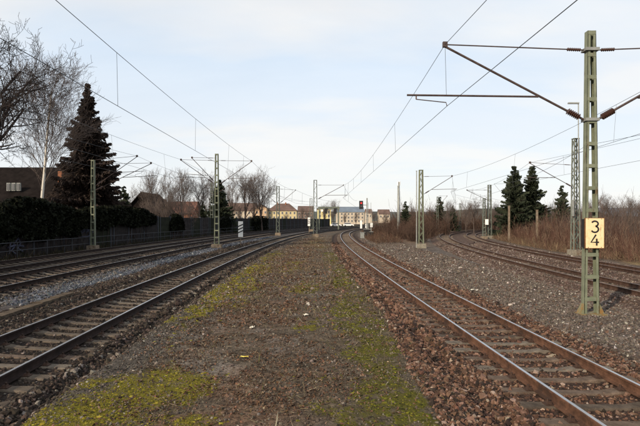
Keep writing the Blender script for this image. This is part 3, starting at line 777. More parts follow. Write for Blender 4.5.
def cantilever(root, top, low, tip, reg_z=None, reg_end=None, wire_pt=None, r=.028, fine=True):
    """hinged bracket: top tie and sloping tube with insulators, registration tube, steady arm (world points)"""
    top, low, tip = Vector(top), Vector(low), Vector(tip)
    n = 8 if fine else 5
    def with_ins(a, b, rr, L):
        d = (b - a).normalized(); i0, i1 = a + d * .18, a + d * (.18 + L)
        MB().tube([a, i0], rr, n).build('bracket_hinge', M['tube'], root)
        insulator(i0, i1, rr * 2.9 if fine else rr * 2.4).build('insulator', M['insul'], root, smooth=False)
        MB().tube([i1, b], rr, n).build('bracket_tube', M['tube'], root)
    with_ins(top, tip, r * .55, .42)
    with_ins(low, tip + Vector((0, 0, -.06)), r, .42)
    MB().box(tip, (.14, .1, .16)).build('wire_clamp', M['tube'], root)
    if reg_z is not None:
        f = (reg_z - low.z) / (tip.z - low.z); a = low.lerp(tip, f)
        e = Vector(reg_end)
        MB().tube([a + Vector((0, 0, -.05)), e], r * .85, n).build('registration_tube', M['tube'], root)
        if fine:
            MB().tube([tip, e.lerp(a, .30)], .006, 4).build('hanger_wire', M['wire'], root)
        if wire_pt is not None:
            w = Vector(wire_pt); q = e.lerp(a, .07); s = q + Vector((0, 0, -.13))
            MB().tube([q, s], r * .6, n).build('drop_bracket', M['tube'], root)
            MB().tube([s, w + Vector((-.03 if w.x > s.x else .03, 0, .11)), w], r * .42, n).build('steady_arm', M['tube'], root)

# mast with the hectometre sign
D34 = 15.0
m34 = batten_mast((590.3 - 320) / FPX * D34, D34, 8.62, .47, .25, .19, 13, M['green'], 'green riveted mast carrying the cream 3 4 sign', base='plate', z0=-.28)
q = lambda x, y: P(x, y, D34)
cantilever(m34, q(586.5, 50), q(584.5, 120), q(445, 44.5), q(0, 95).z, q(407, 95), q(447, 106), r=.036)
cantilever(m34, q(595, 50), q(596.5, 120), P(726, 45, D34), q(0, 96).z, P(760, 96, D34), P(722, 108, D34), r=.036)
for yy in (50, 120):
    MB().box((m34.location.x, D34, q(0, yy).z), (.42, .30, .09)).build('bracket_collar', M['galv'], m34)
# the sign itself
sg = empty('hectometre_sign', (q(591.5, 233)), 'cream plate reading 3 over 4 bolted to the green mast', 'sign')
sg.location.y = D34 - .17; WL[sg] = Vector(sg.location)
MB().box(sg.location, (.555, .02, .90)).build('plate', M['sign'], sg)
mb = MB()
for s in (-1, 1):
    mb.box(sg.location + Vector((s * .284, .012, 0)), (.014, .05, .926)); mb.box(sg.location + Vector((0, .012, s * .457)), (.554, .05, .014))
mb.build('rim', M['signrim'], sg)
MB().box(sg.location + Vector((-.305, .10, 0)), (.03, .12, .86)).build('bracket', M['black'], sg)
for sx in (-.2, .2):
    for sz in (-.43, .43):
        MB().tube([sg.location + Vector((sx, -.02, sz)), sg.location + Vector((sx, 0, sz))], .012, 6).build('bolt', M['signrim'], sg)
def stroke(pts, w, th, name, m, parent, y):
    """flat lettering stroke in the x-z plane"""
    pts = [Vector((p[0], 0, p[1])) for p in pts]; mb = MB(); n = len(pts); L = []
    for i, p in enumerate(pts):
        t = (pts[min(i + 1, n - 1)] - pts[max(i - 1, 0)]).normalized(); s = Vector((-t.z, 0, t.x)) * w / 2
        L += [(p.x + s.x, y, p.z + s.z), (p.x - s.x, y, p.z - s.z), (p.x + s.x, y - th, p.z + s.z), (p.x - s.x, y - th, p.z - s.z)]
    F = []
    for i in range(n - 1):
        a, b = 4 * i, 4 * (i + 1); F += [(a + 2, a + 3, b + 3, b + 2), (a, a + 2, b + 2, b), (a + 3, a + 1, b + 1, b + 3)]
    F += [(0, 1, 3, 2), (4 * n - 4, 4 * n - 2, 4 * n - 1, 4 * n - 3)]
    mb.add(L, F); return mb
def arc(cx, cz, rx, rz, a0, a1, n=14): return [(cx + rx * math.cos(R(a0 + (a1 - a0) * i / n)), cz + rz * math.sin(R(a0 + (a1 - a0) * i / n))) for i in range(n + 1)]
yl = -.0125
three = arc(0, .285, .098, .078, 155, -75) + arc(0, .118, .108, .092, 75, -155)
stroke(three, .048, .004, 'digit', M['black'], sg, yl).build('digit_three', M['black'], sg, local=True)
four = MB(); f1 = stroke([(.035, -.045), (-.115, -.275), (.125, -.275)], .048, .004, '', None, None, yl); f2 = stroke([(.055, -.165), (.055, -.375)], .048, .004, '', None, None, yl - .001)
four.add(f1.v, f1.f); four.add(f2.v, f2.f); four.build('digit_four', M['black'], sg, local=True)

# mast right of the far right track, with the lamp pole
D = 39.5
m57 = lattice_mast((575.5 - 320) / FPX * D, D, 9.4, .5, .34, 13, M['grey_green'], 'tall lattice mast behind the 3 4 mast, a lamp pole fixed to it')
cantilever(m57, P(572, 165, D), P(572.5, 187, D), P(530, 162.5, D), P(0, 177, D).z, P(524, 177.5, D), P(531, 181, D), fine=False)
lp = P(571.5, 138, D); z0 = 6.4
mb = MB(); mb.tube([(lp.x + .40, D - .3, z0), (lp.x + .40, D - .3, 11.9)], .04, 6); mb.build('lamp_pole', M['galv'], m57)
MB().box((lp.x, D - .3, 11.92), (.85, .2, .10)).build('lamp_head', M['galv'], m57)
MB().box((lp.x - .1, D - .42, P(0, 208, D).z), (.16, .1, 1.3)).build('equipment_plate', M['galv'], m57)
# mast between the middle tracks with a thin pole beside it
D = 50
m42 = lattice_mast((421 - 320) / FPX * D, D, 7.95, .46, .30, 12, M['green'], 'lattice mast with pale footing at the bushes between the right hand tracks')
cantilever(m42, P(423, 176.5, D), P(424, 194, D), P(452, 176, D), P(0, 189, D).z, P(457, 189, D), P(451, 192, D), fine=False)
pz = P(416.6, 171, D)
op = empty('thin_pole', (pz.x, D, 0), 'thin grey pole standing close to the lattice mast by the bushes', 'pole')
MB().tube([(pz.x, D, -.3), (pz.x, D, pz.z)], [.06, .045], 8).build('shaft', M['galv'], op)
MB().box((pz.x, D, pz.z), (.12, .12, .06)).build('cap', M['galv'], op)
# mast between the left hand tracks
D = 45
m21 = batten_mast((216.8 - 320) / FPX * D, D, 8.75, .50, .30, .25, 14, M['green'], 'green mast on brown footing between the left hand tracks, arms on both sides', base='block', z0=-.1)
cantilever(m21, P(219, 160.5, D), P(220, 184, D), P(251.5, 161, D), P(0, 178, D).z, P(256, 178, D), P(250, 182, D), fine=False)
cantilever(m21, P(214.5, 160.5, D), P(213.5, 183, D), P(181, 159.6, D), P(0, 177, D).z, P(176, 177, D), P(183, 181, D), fine=False)
cantilever(m21, P(214.8, 158, D + .9), P(213.8, 181, D + .9), P(192, 157.5, D + .9), P(0, 174, D).z, P(186, 174, D + .9), P(193, 178, D + .9), fine=False)
# mast against the ivy wall
D = 41
m93 = batten_mast((93 - 320) / FPX * D, D, 7.6, .40, .28, .22, 12, M['green'], 'mast in front of the ivy covered wall, two long arms to the right', base='block', z0=0)
cantilever(m93, P(95, 160, D), P(95.5, 186, D), P(137, 156, D), P(0, 172, D).z, P(144, 171, D), P(135, 176, D), fine=False)
cantilever(m93, P(95, 164, D + .8), P(96, 190, D + .8), P(151, 163, D + .8), P(0, 176, D).z, P(157, 175.5, D + .8), P(148, 180, D + .8), fine=False)
# mast by the far end of the strip
D = 78
m31 = lattice_mast((315.3 - 320) / FPX * D, D, 9.0, .58, .44, 11, M['grey_green'], 'lattice mast at the far end of the mossy strip, arm to the right', z0=-.1)
cantilever(m31, P(317.5, 185, D), P(318, 199, D), P(343.5, 185, D), P(0, 195, D).z, P(348, 195, D), P(343, 198, D), fine=False, r=.04)
D = 84
m27 = lattice_mast((278 - 320) / FPX * D, D, 8.4, .5, .42, 11, M['grey_green'], 'lattice mast left of the yellow apartment block end, arms on both sides', z0=-.05)
cantilever(m27, P(279.5, 189, D), P(280, 203, D), P(295.5, 190, D), fine=False, r=.035)
cantilever(m27, P(276.5, 189, D), P(276, 203, D), P(262, 190, D), fine=False, r=.035)
D = 82
m212 = batten_mast((211.8 - 320) / FPX * D, D, 8.8, .55, .4, .3, 12, M['grey_green'], 'far mast by the barrier just left of the green mast with brown footing', base='block', z0=0)
cantilever(m212, P(213, 183, D), P(213, 196, D), P(232, 183, D), fine=False, r=.035)
D = 120
lattice_mast((268 - 320) / FPX * D, D, 8.0, .6, .45, 9, M['grey_green'], 'small distant mast in front of the apricot gable', z0=0)
D = 112
lattice_mast((311 - 320) / FPX * D, D, 7.5, .6, .45, 9, M['grey_green'], 'small distant mast just left of the strip end mast', z0=0)
# masts at the right hand curve
D = 76
m48 = lattice_mast((489.5 - 320) / FPX * D, D, 8.3, .55, .38, 12, M['grey_green'], 'taller of the twin masts on pale footings at the right hand curve')
m47 = batten_mast((482.8 - 320) / FPX * D, D - .6, 6.3, .5, .35, .3, 10, M['grey_green'], 'shorter of the twin masts at the right hand curve, arm to the left', base='block')
cantilever(m48, P(487.5, 190, D), P(487.5, 200, D), P(467, 190, D), fine=False, r=.035)
MB().box(P(486.8, 222, D - .8), (.5, .06, .85)).build('white_board', M['white'], m48)
D = 104
ma = batten_mast((437.6 - 320) / FPX * D, D, 7.8, .5, .34, .3, 10, M['grey_green'], 'slender far mast left of the right hand curve')
cantilever(ma, P(438.5, 196, D), P(438.5, 206, D), P(447, 196, D), fine=False, r=.035)
D = 122
batten_mast((460 - 320) / FPX * D, D, 6.8, .55, .4, .3, 9, M['grey_green'], 'faint farthest mast at the outside of the right hand curve')

# ------------------------------------------------------------------ overhead wires
def wire_pts(spts, step=3.0, sag=0.0):
    """points along a wire hung between supports, parabola between each pair"""
    out, dr = [], []
    for a, b in zip(spts[:-1], spts[1:]):
        a, b = Vector(a), Vector(b); n = max(8, int((b - a).length / step))
        for i in range(n):
            f = i / n; p = a.lerp(b, f); p.z -= sag * 4 * f * (1 - f); out.append(p)
    out.append(Vector(spts[-1])); return out
def overhead(name, label, mess, cont, sag=1.0, r=.0085, drop=9.5, ys=None):
    root = empty('overhead_line', (mess[0][0], mess[0][1], 0), label, 'overhead wire', 'overhead lines above the tracks')
    mp, cp = wire_pts(mess, sag=sag), wire_pts(cont, sag=.03)
    rr = lambda pts: [max(r, r * .55 + .00011 * abs(p.y)) for p in pts]
    MB().tube(mp, rr(mp), 5).build('messenger_wire', M['wire'], root)
    MB().tube(cp, rr(cp), 5).build('contact_wire', M['wire'], root)
    for (a, b), (c, d) in zip(zip(mess[:-1], mess[1:]), zip(cont[:-1], cont[1:])):
        a, b, c, d = map(Vector, (a, b, c, d)); L = (b - a).length; n = max(2, int(L / drop))
        fs = [(i + .5) / n for i in range(n)] if (ys is None or a.y > 40) else [(v - a.y) / (b.y - a.y) for v in ys if a.y < v < b.y]
        for f in fs:
            p = a.lerp(b, f); p.z -= sag * 4 * f * (1 - f); q = c.lerp(d, f); q.z -= .03 * 4 * f * (1 - f)
            if p.y < 2 or p.y > 100: continue
            MB().tube([p, q], max(.0055, .0003 * p.y * .5), 4).build('dropper', M['wire'], root)
def onC(c, y, z, dx=0): return (float(np.interp(y, c[:, 1], c[:, 0])) + dx, y, z)
overhead('l4', 'wires above the rusty track, held by the arm of the 3 4 mast', [(5.6, -48, 7.9), P(445, 44.5, 15), P(343.5, 185, 78), onC(C4, 135, 8.0)],
         [(5.4, -48, 6.05), P(447, 106, 15), P(343, 198, 78), onC(C4, 135, 5.9)], sag=.9, ys=(25, 35, 45, 55, 65, 73))
overhead('l3', 'wires above the track left of the moss, held by the mast on brown footing', [(-5.5, -16, 8.1), P(251.5, 161, 45), P(295.5, 190, 84), onC(C3, 140, 7.8)],
         [(-5.3, -16, 5.75), P(250, 182, 45), P(295, 203, 84), onC(C3, 140, 5.8)], sag=.62, ys=(14.2, 23.7, 33, 40))
overhead('l2', 'wires above the second track from the noise barrier', [(-11.5, -18, 8.3), P(181, 159.6, 45), P(262, 190, 84), onC(C2, 140, 7.8)],
         [(-11.6, -18, 6.1), P(183, 181, 45), P(262, 203, 84), onC(C2, 140, 5.8)], sag=.7)
overhead('l1', 'wires above the track nearest the noise barrier', [(-15.2, -20, 8.2), P(137, 156, 41), P(232, 183, 82), onC(C1, 140, 7.8)],
         [(-15.3, -20, 6.0), P(135, 176, 41), P(232, 200, 82), onC(C1, 140, 5.8)], sag=.7)
overhead('l5', 'wires above the brown track right of the 3 4 mast', [(13.2, -40, 7.9), P(726, 45, 15), P(452, 176, 50), onC(C5, 104, 7.9), onC(C5, 136, 7.6)],
         [(13.0, -40, 6.0), P(722, 108, 15), P(451, 192, 50), onC(C5, 104, 6.0), onC(C5, 136, 5.8)], sag=.55)
overhead('l6', 'wires above the rightmost track along the thicket', [onC(C6, -25, 7.9), P(530, 162.5, 39.5), P(467, 190, 76), onC(C6, 130, 7.6)],
         [onC(C6, -25, 5.9), P(531, 181, 39.5), P(467, 201, 76), onC(C6, 130, 5.8)], sag=.7)
fd = MB(); fp = wire_pts([(24, -30, 9.0), (21.5, 39.5, 8.6), (27, 76, 8.2), (48, 120, 7.8)], sag=.9); fd.tube(fp, [.009 + .0001 * abs(p.y) for p in fp], 5)
tag(fd.build('feeder_wire', M['wire']), 'single feeder wire strung along the right hand masts', 'wire')

# ------------------------------------------------------------------ signs and signals
def striped(x, D, ytop, ybot, ybase, label):
    c = P(x, (ytop + ybot) / 2, D); h = (ybot - ytop) / FPX * D; w = h * .30; zb = P(x, ybase, D).z
    root = empty('striped_board', (c.x, D, zb), label, 'sign', 'white boards with black diagonal bars')
    MB().box((c.x, D + .04, (zb + c.z) / 2 + .3), (.07, .05, c.z - zb + .6)).build('post', M['concrete_dirty'], root)
    MB().box(c, (w, .03, h)).build('board', M['white'], root)
    for i in range(3):
        z = c.z - h * .22 + i * h * .2
        s = w * .5
        mb = MB(); vs = [(c.x - s, D - .018, z - .08), (c.x + s, D - .018, z + .14), (c.x + s, D - .018, z + .26), (c.x - s, D - .018, z + .04)]
        vs += [(a, b - .004, cc) for a, b, cc in vs]
        mb.add(vs, [(4, 5, 6, 7), (0, 1, 5, 4), (1, 2, 6, 5), (2, 3, 7, 6), (3, 0, 4, 7)]).build('black_bar', M['black'], root)
striped(240.6, 50, 221.3, 237, 247, 'white board with black diagonal bars, nearer one right of the brown footing')
striped(309, 92, 217.5, 226, 233.5, 'white board with black diagonal bars, small far one left of the strip end mast')

D = 80
sx = P(361.5, 0, D).x; g0 = float(ground_z(sx + .9, D))
sgl = empty('railway_signal', (sx + .9, D, g0), 'signal mast showing a red light beside the rusty track', 'signal')
MB().tube([(sx + .9, D, g0), (sx + .9, D, P(0, 198, D).z)], .1, 8).build('mast', M['galv'], sgl)
hd = P(361, 205, D)
MB().box((hd.x, D - .25, hd.z), (.62, .3, 1.35)).build('signal_head', M['black'], sgl)
MB().beam((hd.x, D - .1, hd.z), (sx + .9, D, hd.z), .1, .1).build('head_bracket', M['galv'], sgl)
MB().tube([(hd.x, D - .40, hd.z + .3), (hd.x, D - .43, hd.z + .3)], .13, 12).build('red_lens', M['lamp_red'], sgl)
mb = MB(); mb.tube([(hd.x, D - .42, hd.z - .2), (hd.x, D - .40, hd.z - .2)], .12, 10).build('dark_lens', M['pane'], sgl)
for k in range(5): MB().box((sx + .9, D - .12, g0 + 1.4 + k * .75), (.5, .03, .06)).build('rung', M['galv'], sgl)
b = P(361, 226, D); MB().box((b.x, D - .2, b.z + .25), (.32, .05, 1.3)).build('mast_board', M['white'], sgl)
lad = MB()
for s in (-.2, .2): lad.beam((sx + 1.35 + s, D + .1, g0), (sx + 1.35 + s, D + .1, hd.z + .4), .05, .05)
lad.build('ladder_rail', M['galv'], sgl)
for (x, yb, w, h, m_, lb) in ((367, 238, 1.0, 1.35, 'black', 'black equipment cabinet right of the signal foot'), (362.6, 238.5, .7, .9, 'galv', 'grey relay box at the foot of the red signal'), (371, 236, .6, .8, 'tyre', 'low dark box beside the black cabinet')):
    p = P(x, yb, D - 3); r_ = empty('equipment_cabinet', (p.x, D - 3, float(ground_z(p.x, D - 3))), lb, 'cabinet', 'cabinets at the red signal')
    zb = r_.location.z
    MB().box((p.x, D - 3, zb + h / 2), (w, .5, h)).build('body', M[m_], r_); MB().box((p.x, D - 3, zb + h + .03), (w + .1, .62, .06)).build('lid', M['galv'], r_)
    MB().box((p.x, D - 3.26, zb + h / 2), (w - .12, .02, h - .15)).build('door', M[m_], r_)
for x, y0_, y1_, lb in ((366.5, 223.5, 228, 'small white board just right of the red signal'), (371.3, 223, 227, 'small white board right of the equipment cabinets')):
    p = P(x, (y0_ + y1_) / 2, 86); zb = float(ground_z(p.x, 86))
    r_ = empty('marker_board', (p.x, 86, zb), lb, 'sign', 'small white marker boards')
    MB().tube([(p.x, 86, zb), (p.x, 86, p.z)], .04, 6).build('post', M['galv'], r_); MB().box((p.x, 85.94, p.z), (.45, .04, .75)).build('board', M['white'], r_)
# tall grey radio pole
D = 76; p = P(398.6, 182, D); zb = float(ground_z(p.x, D))
rp = empty('radio_pole', (p.x, D, zb), 'tall smooth grey pole rising from the brown bushes', 'pole')
MB().tube([(p.x, D, zb), (p.x, D, p.z)], [.26, .17], 12).build('shaft', M['galv'], rp, smooth=True)
MB().tube([(p.x - .1, D, p.z - .55), (p.x - .1, D, p.z + .05)], .14, 8).build('antenna', M['white'], rp); MB().tube([(p.x + .18, D, p.z - .5), (p.x + .18, D, p.z + .1)], .09, 8).build('antenna', M['white'], rp)
# gantry far down the line
D = 132; a, b = P(318, 208, D), P(339.5, 208, D)
gt = empty('signal_gantry', (a.x, D, 0), 'far green signal gantry spanning the left hand tracks', 'gantry')
for x in (a.x + .3, b.x - .3): MB().box((x, D, a.z / 2), (.35, .35, a.z)).build('gantry_leg', M['grey_green'], gt)
MB().box(((a.x + b.x) / 2, D, a.z), (b.x - a.x, .5, .7)).build('gantry_beam', M['grey_green'], gt)
for x in (326, 335.3): p = P(x, 211, D - .4); MB().box(p, (.75, .25, 1.5)).build('signal_head', M['black'], gt)
p = P(322, 210.5, D - .4); MB().box(p, (.5, .1, .6)).build('plate', M['white'], gt)

# ------------------------------------------------------------------ noise barrier on the left
def walk(c, y0, y1, step):
    a = c[(c[:, 1] > y0) & (c[:, 1] < y1)]; s = np.concatenate([[0], np.cumsum(np.linalg.norm(np.diff(a, axis=0), axis=1))])
    u = np.arange(0, s[-1], step); return np.stack([np.interp(u, s, a[:, 0]), np.interp(u, s, a[:, 1])], 1)
WALLC = offset(C1, -3.5)
wp = walk(WALLC, -26, 185, 4.0)
wall = empty('noise_barrier', (wp[0][0], wp[0][1], 0), 'long dark noise barrier of panels and posts left of the tracks', 'noise barrier')
pm = MB(); NP = 9; PH = 2.95
for i in range(NP):
    z = PH * (i + .5) / NP; pm.box((2.0, (i % 2) * .012, z), (3.86, .10, PH / NP - .012))
pm.box((2.0, .02, PH / 2), (3.84, .05, PH - .03))
M['panel_b'] = mat('greenish_barrier_panel', (.008, .009, .006), .9, 0, scale=1.6, col2=(.022, .025, .016), bump=.4, bscale=14, spec=.1)
M['panel_c'] = mat('faded_barrier_panel', (.014, .012, .012), .9, 0, scale=2.6, col2=(.040, .034, .034), bump=.4, bscale=14, spec=.1)
PANELS = [pm.mesh('panel', M[k]) for k in ('panel', 'panel', 'panel_b', 'panel_c')]
POST = MB().box((0, 0, PH / 2 + .04), (.13, .2, PH + .1)).mesh('post', M['ppost'])
for i in range(len(wp) - 1):
    a, b = wp[i], wp[i + 1]; ang = math.atan2(b[1] - a[1], b[0] - a[0]); l0 = (a[0] - WL[wall].x, a[1] - WL[wall].y, .02)
    share(random.choice(PANELS), 'panel', wall, (l0[0], l0[1], l0[2] + random.uniform(-.08, .05)), (random.uniform(-.012, .012), 0, ang)); share(POST, 'post', wall, l0, (0, 0, ang))
    if a[1] > 45: share(POST, 'post', wall, (l0[0] + (b[0] - a[0]) * .17, l0[1] + (b[1] - a[1]) * .17, l0[2] - .12), (0, 0, ang))
# handrail in front of it
hp = walk(offset(C1, -2.75), 14, 150, 3.4)
hr = empty('handrail', (hp[0][0], hp[0][1], 0), 'grey tubular handrail running in front of the noise barrier', 'handrail')
for i, a in enumerate(hp): MB().tube([(a[0], a[1], 0), (a[0], a[1], 1.15)], .035, 6).build('post', M['rail_grey'], hr)
for z in (1.13, .62):
    MB().tube([(a[0], a[1], z) for a in hp], .027, 6).build('rail', M['rail_grey'], hr)
# spray paint on the barrier under the ivy
def on_wall(y, z, off=.14):
    t = tangents(WALLC); x = np.interp(y, WALLC[:, 1], WALLC[:, 0]); tx, ty = np.interp(y, WALLC[:, 1], t[:, 0]), np.interp(y, WALLC[:, 1], t[:, 1])
    return Vector((x + ty * off, y - tx * off, z))
def graffiti(y0, strokes, label, s=1.0, r=.035):
    g = empty('graffiti', on_wall(y0, 1.5), label, 'graffiti')
    for st in strokes:
        MB().tube([on_wall(y0 + u * s, 1.35 + v * s, .13) for u, v in st], r, 5).build('paint_stroke', M['graffiti'], g)
graffiti(40.3, [[(-.1, .1), (.15, .5), (.1, .05), (.4, .55), (.45, .2), (.7, .6), (.6, .1)], [(.8, .15), (1.1, .6), (1.0, .2), (1.4, .75), (1.3, .1), (1.7, .5)], [(1.6, .2), (1.9, .9), (2.1, .2), (2.3, .7), (2.5, .1)], [(.2, .35), (1.0, .42), (2.4, .38)], [(.5, -.15), (1.4, -.2), (2.2, -.1)]], 'pale scrawled spray paint on the dark wall beside the ivy mast', 1.0)
graffiti(31.5, [[(0, -.9), (.1, -.3), (.4, -.1), (.5, -.5), (.2, -.7), (.6, -.9)], [(.6, -.2), (.9, 0), (1.1, -.3), (.8, -.6), (1.3, -.8)], [(-.1, -.5), (.6, -.4), (1.4, -.5)]], 'bluish spray paint low on the wall at the left picture edge', 1.1, .06)

# ivy over the wall: leaves in clumps
def leaf_cloud(pts, size, m, name, parent, upness=.3):
    n = len(pts); a = rng.normal(0, 1, (n, 3)); a /= np.linalg.norm(a, axis=1)[:, None]
    b = rng.normal(0, 1, (n, 3)); b[:, 2] -= upness; b -= a * (a * b).sum(1)[:, None]; b /= np.linalg.norm(b, axis=1)[:, None]
    s = size * np.exp(rng.normal(0, .3, n))[:, None]
    v = np.stack([pts - a * s * .5, pts + b * s * .55, pts + a * s * .5, pts - b * s * .7], 1).reshape(-1, 3)
    off = np.array(WL[parent]) if parent else np.zeros(3)
    v = v - off
    me = bpy.data.meshes.new(name); me.vertices.add(len(v)); me.vertices.foreach_set('co', v.ravel())
    me.loops.add(4 * n); me.loops.foreach_set('vertex_index', np.arange(4 * n)); me.polygons.add(n); me.polygons.foreach_set('loop_start', np.arange(n) * 4)
    me.materials.append(m); me.update(); me.validate()
    o = bpy.data.objects.new(name, me); COL.objects.link(o); o.parent = parent; WL[o] = Vector(off); return o
def ivy(y0, y1, zt, zb, label, n, thick=.7):
    y = rng.uniform(y0, y1, n); f = rng.random(n) ** .8
    e = .62 + .38 * np.sin((y - y0) / (y1 - y0) * np.pi) ** .5
    topz = (zt + .7 * (vnoise(y, y * 0, 2.6, 5, 3) - .5)) * e; botz = zb + 1.0 * (vnoise(y, y * 0 + 9, 1.6, 6, 3) - .5)
    z = botz + f * (topz - botz)
    t = tangents(WALLC); x0 = np.interp(y, WALLC[:, 1], WALLC[:, 0])
    bul = thick * (.35 + .65 * vnoise(y * 1.0, z, 1.1, 15, 3))
    x = x0 + bul * (rng.random(n) ** .5 * 1.15 - .1) * np.where(z > 3.0, 1.3 * (rng.random(n) * 2 - .9), 1)
    c = (float(np.interp((y0 + y1) / 2, WALLC[:, 1], WALLC[:, 0])), (y0 + y1) / 2, 0)
    root = empty('ivy_hedge', c, label, 'hedge', 'dark ivy growing over the barrier')
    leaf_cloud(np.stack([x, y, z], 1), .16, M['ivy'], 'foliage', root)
    mb = MB()
    for _ in range(14):
        yy = random.uniform(y0 + .5, y1 - .5); pts = [on_wall(yy + random.uniform(-.3, .3), z, .12) for z in (.05, .8, 1.6, 2.4, 3.0)]; mb.tube(pts, [.03, .028, .024, .02, .012], 4)
    mb.build('stem', M['bark_dark'], root)
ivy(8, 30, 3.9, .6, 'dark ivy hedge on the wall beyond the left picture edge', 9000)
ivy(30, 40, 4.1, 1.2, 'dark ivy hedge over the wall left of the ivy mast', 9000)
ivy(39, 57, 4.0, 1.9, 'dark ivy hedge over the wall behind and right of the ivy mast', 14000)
ivy(104, 114, 3.6, .1, 'round dark ivy bush hanging over the far barrier', 5000, 1.6)

ivy(62, 67, 3.2, 1.0, 'small ivy patch on the barrier right of the small conifer', 2200, .4)
ivy(84, 90, 3.3, .6, 'ivy patch on the barrier behind the far mast by the barrier', 2600, .5)
# weeds at the foot of the barrier
y = rng.uniform(20, 120, 5200); x = np.interp(y, WALLC[:, 1], WALLC[:, 0]) + rng.uniform(.2, 1.1, len(y)); n = len(x); s = .28 * np.exp(rng.normal(0, .45, n))
scatter('weeds', np.stack([x, y, ground_z(x, y) + .06], 1), np.stack([s * .6, s * .6, s], 1), np.stack([rng.normal(0, .5, n), rng.normal(0, .5, n), rng.random(n) * 6.28], 1),
        palette(n, [(.05, .045, .02), (.07, .05, .035), (.10, .075, .05), (.025, .03, .014)], [3, 3, 1, 3], .2), 'blade', M['blade'], 'weeds and dead grass along the foot of the noise barrier')
# cable trough beside the left hand track
ct = empty('cable_trough', (-8.6, 12, -.05), 'low concrete cable trough lying between the left hand tracks', 'cable trough')
tp = walk(offset(C3, -2.45), 9, 17.2, .5)
for i in range(len(tp) - 1):
    a, b = tp[i], tp[i + 1]; z = float(ground_z(*a)) + .06
    MB().beam((a[0], a[1], z), (a[0] + (b[0] - a[0]) * .97, a[1] + (b[1] - a[1]) * .97, z + random.uniform(-.01, .01)), .30, .09).build('lid', M['trough'], ct)

# ------------------------------------------------------------------ trees
class Segs:
    def __init__(s): s.a, s.b, s.ra, s.rb = [], [], [], []
    def add(s, a, b, ra, rb): s.a.append(tuple(a)); s.b.append(tuple(b)); s.ra.append(ra); s.rb.append(rb)
    def mesh(s, name, m, n=3):
        A, B = np.array(s.a), np.array(s.b); ra, rb = np.array(s.ra)[:, None], np.array(s.rb)[:, None]
        d = B - A; d /= np.maximum(np.linalg.norm(d, axis=1), 1e-6)[:, None]
        ref = np.where(np.abs(d[:, 2:3]) < .9, np.array([[0, 0, 1.]]), np.array([[1., 0, 0]]))
        u = np.cross(d, ref); u /= np.linalg.norm(u, axis=1)[:, None]; w = np.cross(d, u)
        ring = []
        for P_, r_ in ((A, ra), (B, rb)):
            for k in range(n):
                t = 2 * math.pi * k / n; ring.append(P_ + (u * math.cos(t) + w * math.sin(t)) * r_)
        V = np.stack(ring, 1).reshape(-1, 3); N = len(A); base = (np.arange(N) * 2 * n)[:, None]
        F = np.concatenate([base + np.array([[k, (k + 1) % n, n + (k + 1) % n, n + k]]) for k in range(n)], 0)
        me = bpy.data.meshes.new(name); me.vertices.add(len(V)); me.vertices.foreach_set('co', V.ravel())
        me.loops.add(F.size); me.loops.foreach_set('vertex_index', F.ravel()); me.polygons.add(len(F)); me.polygons.foreach_set('loop_start', np.arange(len(F)) * 4)
        me.polygons.foreach_set('use_smooth', np.ones(len(F), bool))
        me.materials.append(m); me.update(); me.validate(); return me
def bare_tree_meshes(h, seed, trunk_frac=.3, spread=.9, levels=5, kids=(5, 5, 5, 4), twig=.010, r0=None, up=.12, droop=0.0, mats=('bark', 'twig'), lean=(0, 0), conic=False, wob=.15, lr=(.48, .72)):
    rd = random.Random(seed); big, small = Segs(), Segs()
    r0 = r0 or h * .016
    def grow(p, d, L, r, lv):
        nseg = 4 if lv < 2 else 3; q = Vector(p); nodes = []
        for i in range(nseg):
            w = .035 if lv == 0 else wob
            d = (d + Vector((rd.gauss(0, w), rd.gauss(0, w), rd.gauss(0, w) + (up if lv else .05) - droop * lv))).normalized()
            q2 = q + d * (L / nseg); ra = r * (1 - .62 * i / nseg) ; rb = r * (1 - .62 * (i + 1) / nseg)
            (big if lv <= (0 if conic else 1) else small).add(q, q2, max(ra, twig), max(rb, twig * .8)); nodes.append((q2, d, rb)); q = q2
        if lv >= levels: return
        nk = kids[min(lv, len(kids) - 1)]
        for j in range(nk):
            f = (j + rd.random()) / nk
            if lv == 0:
                f = (trunk_frac + (1 - trunk_frac) * f)
            else: f = .2 + .8 * f
            k = min(nseg - 1, int(f * nseg)); bp, bd, br = nodes[k]
            prev = nodes[k - 1][0] if k else Vector(p); bp = prev.lerp(bp, f * nseg - k)
            ang = rd.uniform(0, 2 * math.pi); side = bd.orthogonal().normalized(); side.rotate(Matrix.Rotation(ang, 3, bd))
            tilt = rd.uniform(.5, 1.0) * spread
            nd = (bd * math.cos(tilt) + side * math.sin(tilt)).normalized()
            ln = L * rd.uniform(*lr) * ((1.25 - .75 * f) if (lv == 0 and conic) else 1)
            if lv == 0: ln = h * rd.uniform(.34, .52) * ((1.15 - .7 * f) if conic else (1.1 - .35 * f))
            grow(bp, nd, ln, max(br * (.62 if not conic or lv else .34), twig), lv + 1)
    grow(Vector((0, 0, 0)), Vector((lean[0], lean[1], 1)).normalized(), h * .92, r0, 0)
    zm = max(p[2] for p in small.b); k = h / zm
    for sg_ in (big, small):
        sg_.a = [tuple(c * k for c in p) for p in sg_.a]; sg_.b = [tuple(c * k for c in p) for p in sg_.b]
    return big.mesh('trunk', M[mats[0]], 6), small.mesh('crown', M[mats[1]], 3)
def plant_tree(name, meshes, loc, label, cat='tree', group=None, rz=0.0, s=1.0, sz=None):
    root = empty(name, loc, label, cat, group, rz); root.scale = (s, s, sz or s)
    for nm, me_ in zip(('trunk', 'crown'), meshes): share(me_, nm, root)
    return root
def at(x, D): return ((x - 320) / FPX * D, D, -.1)
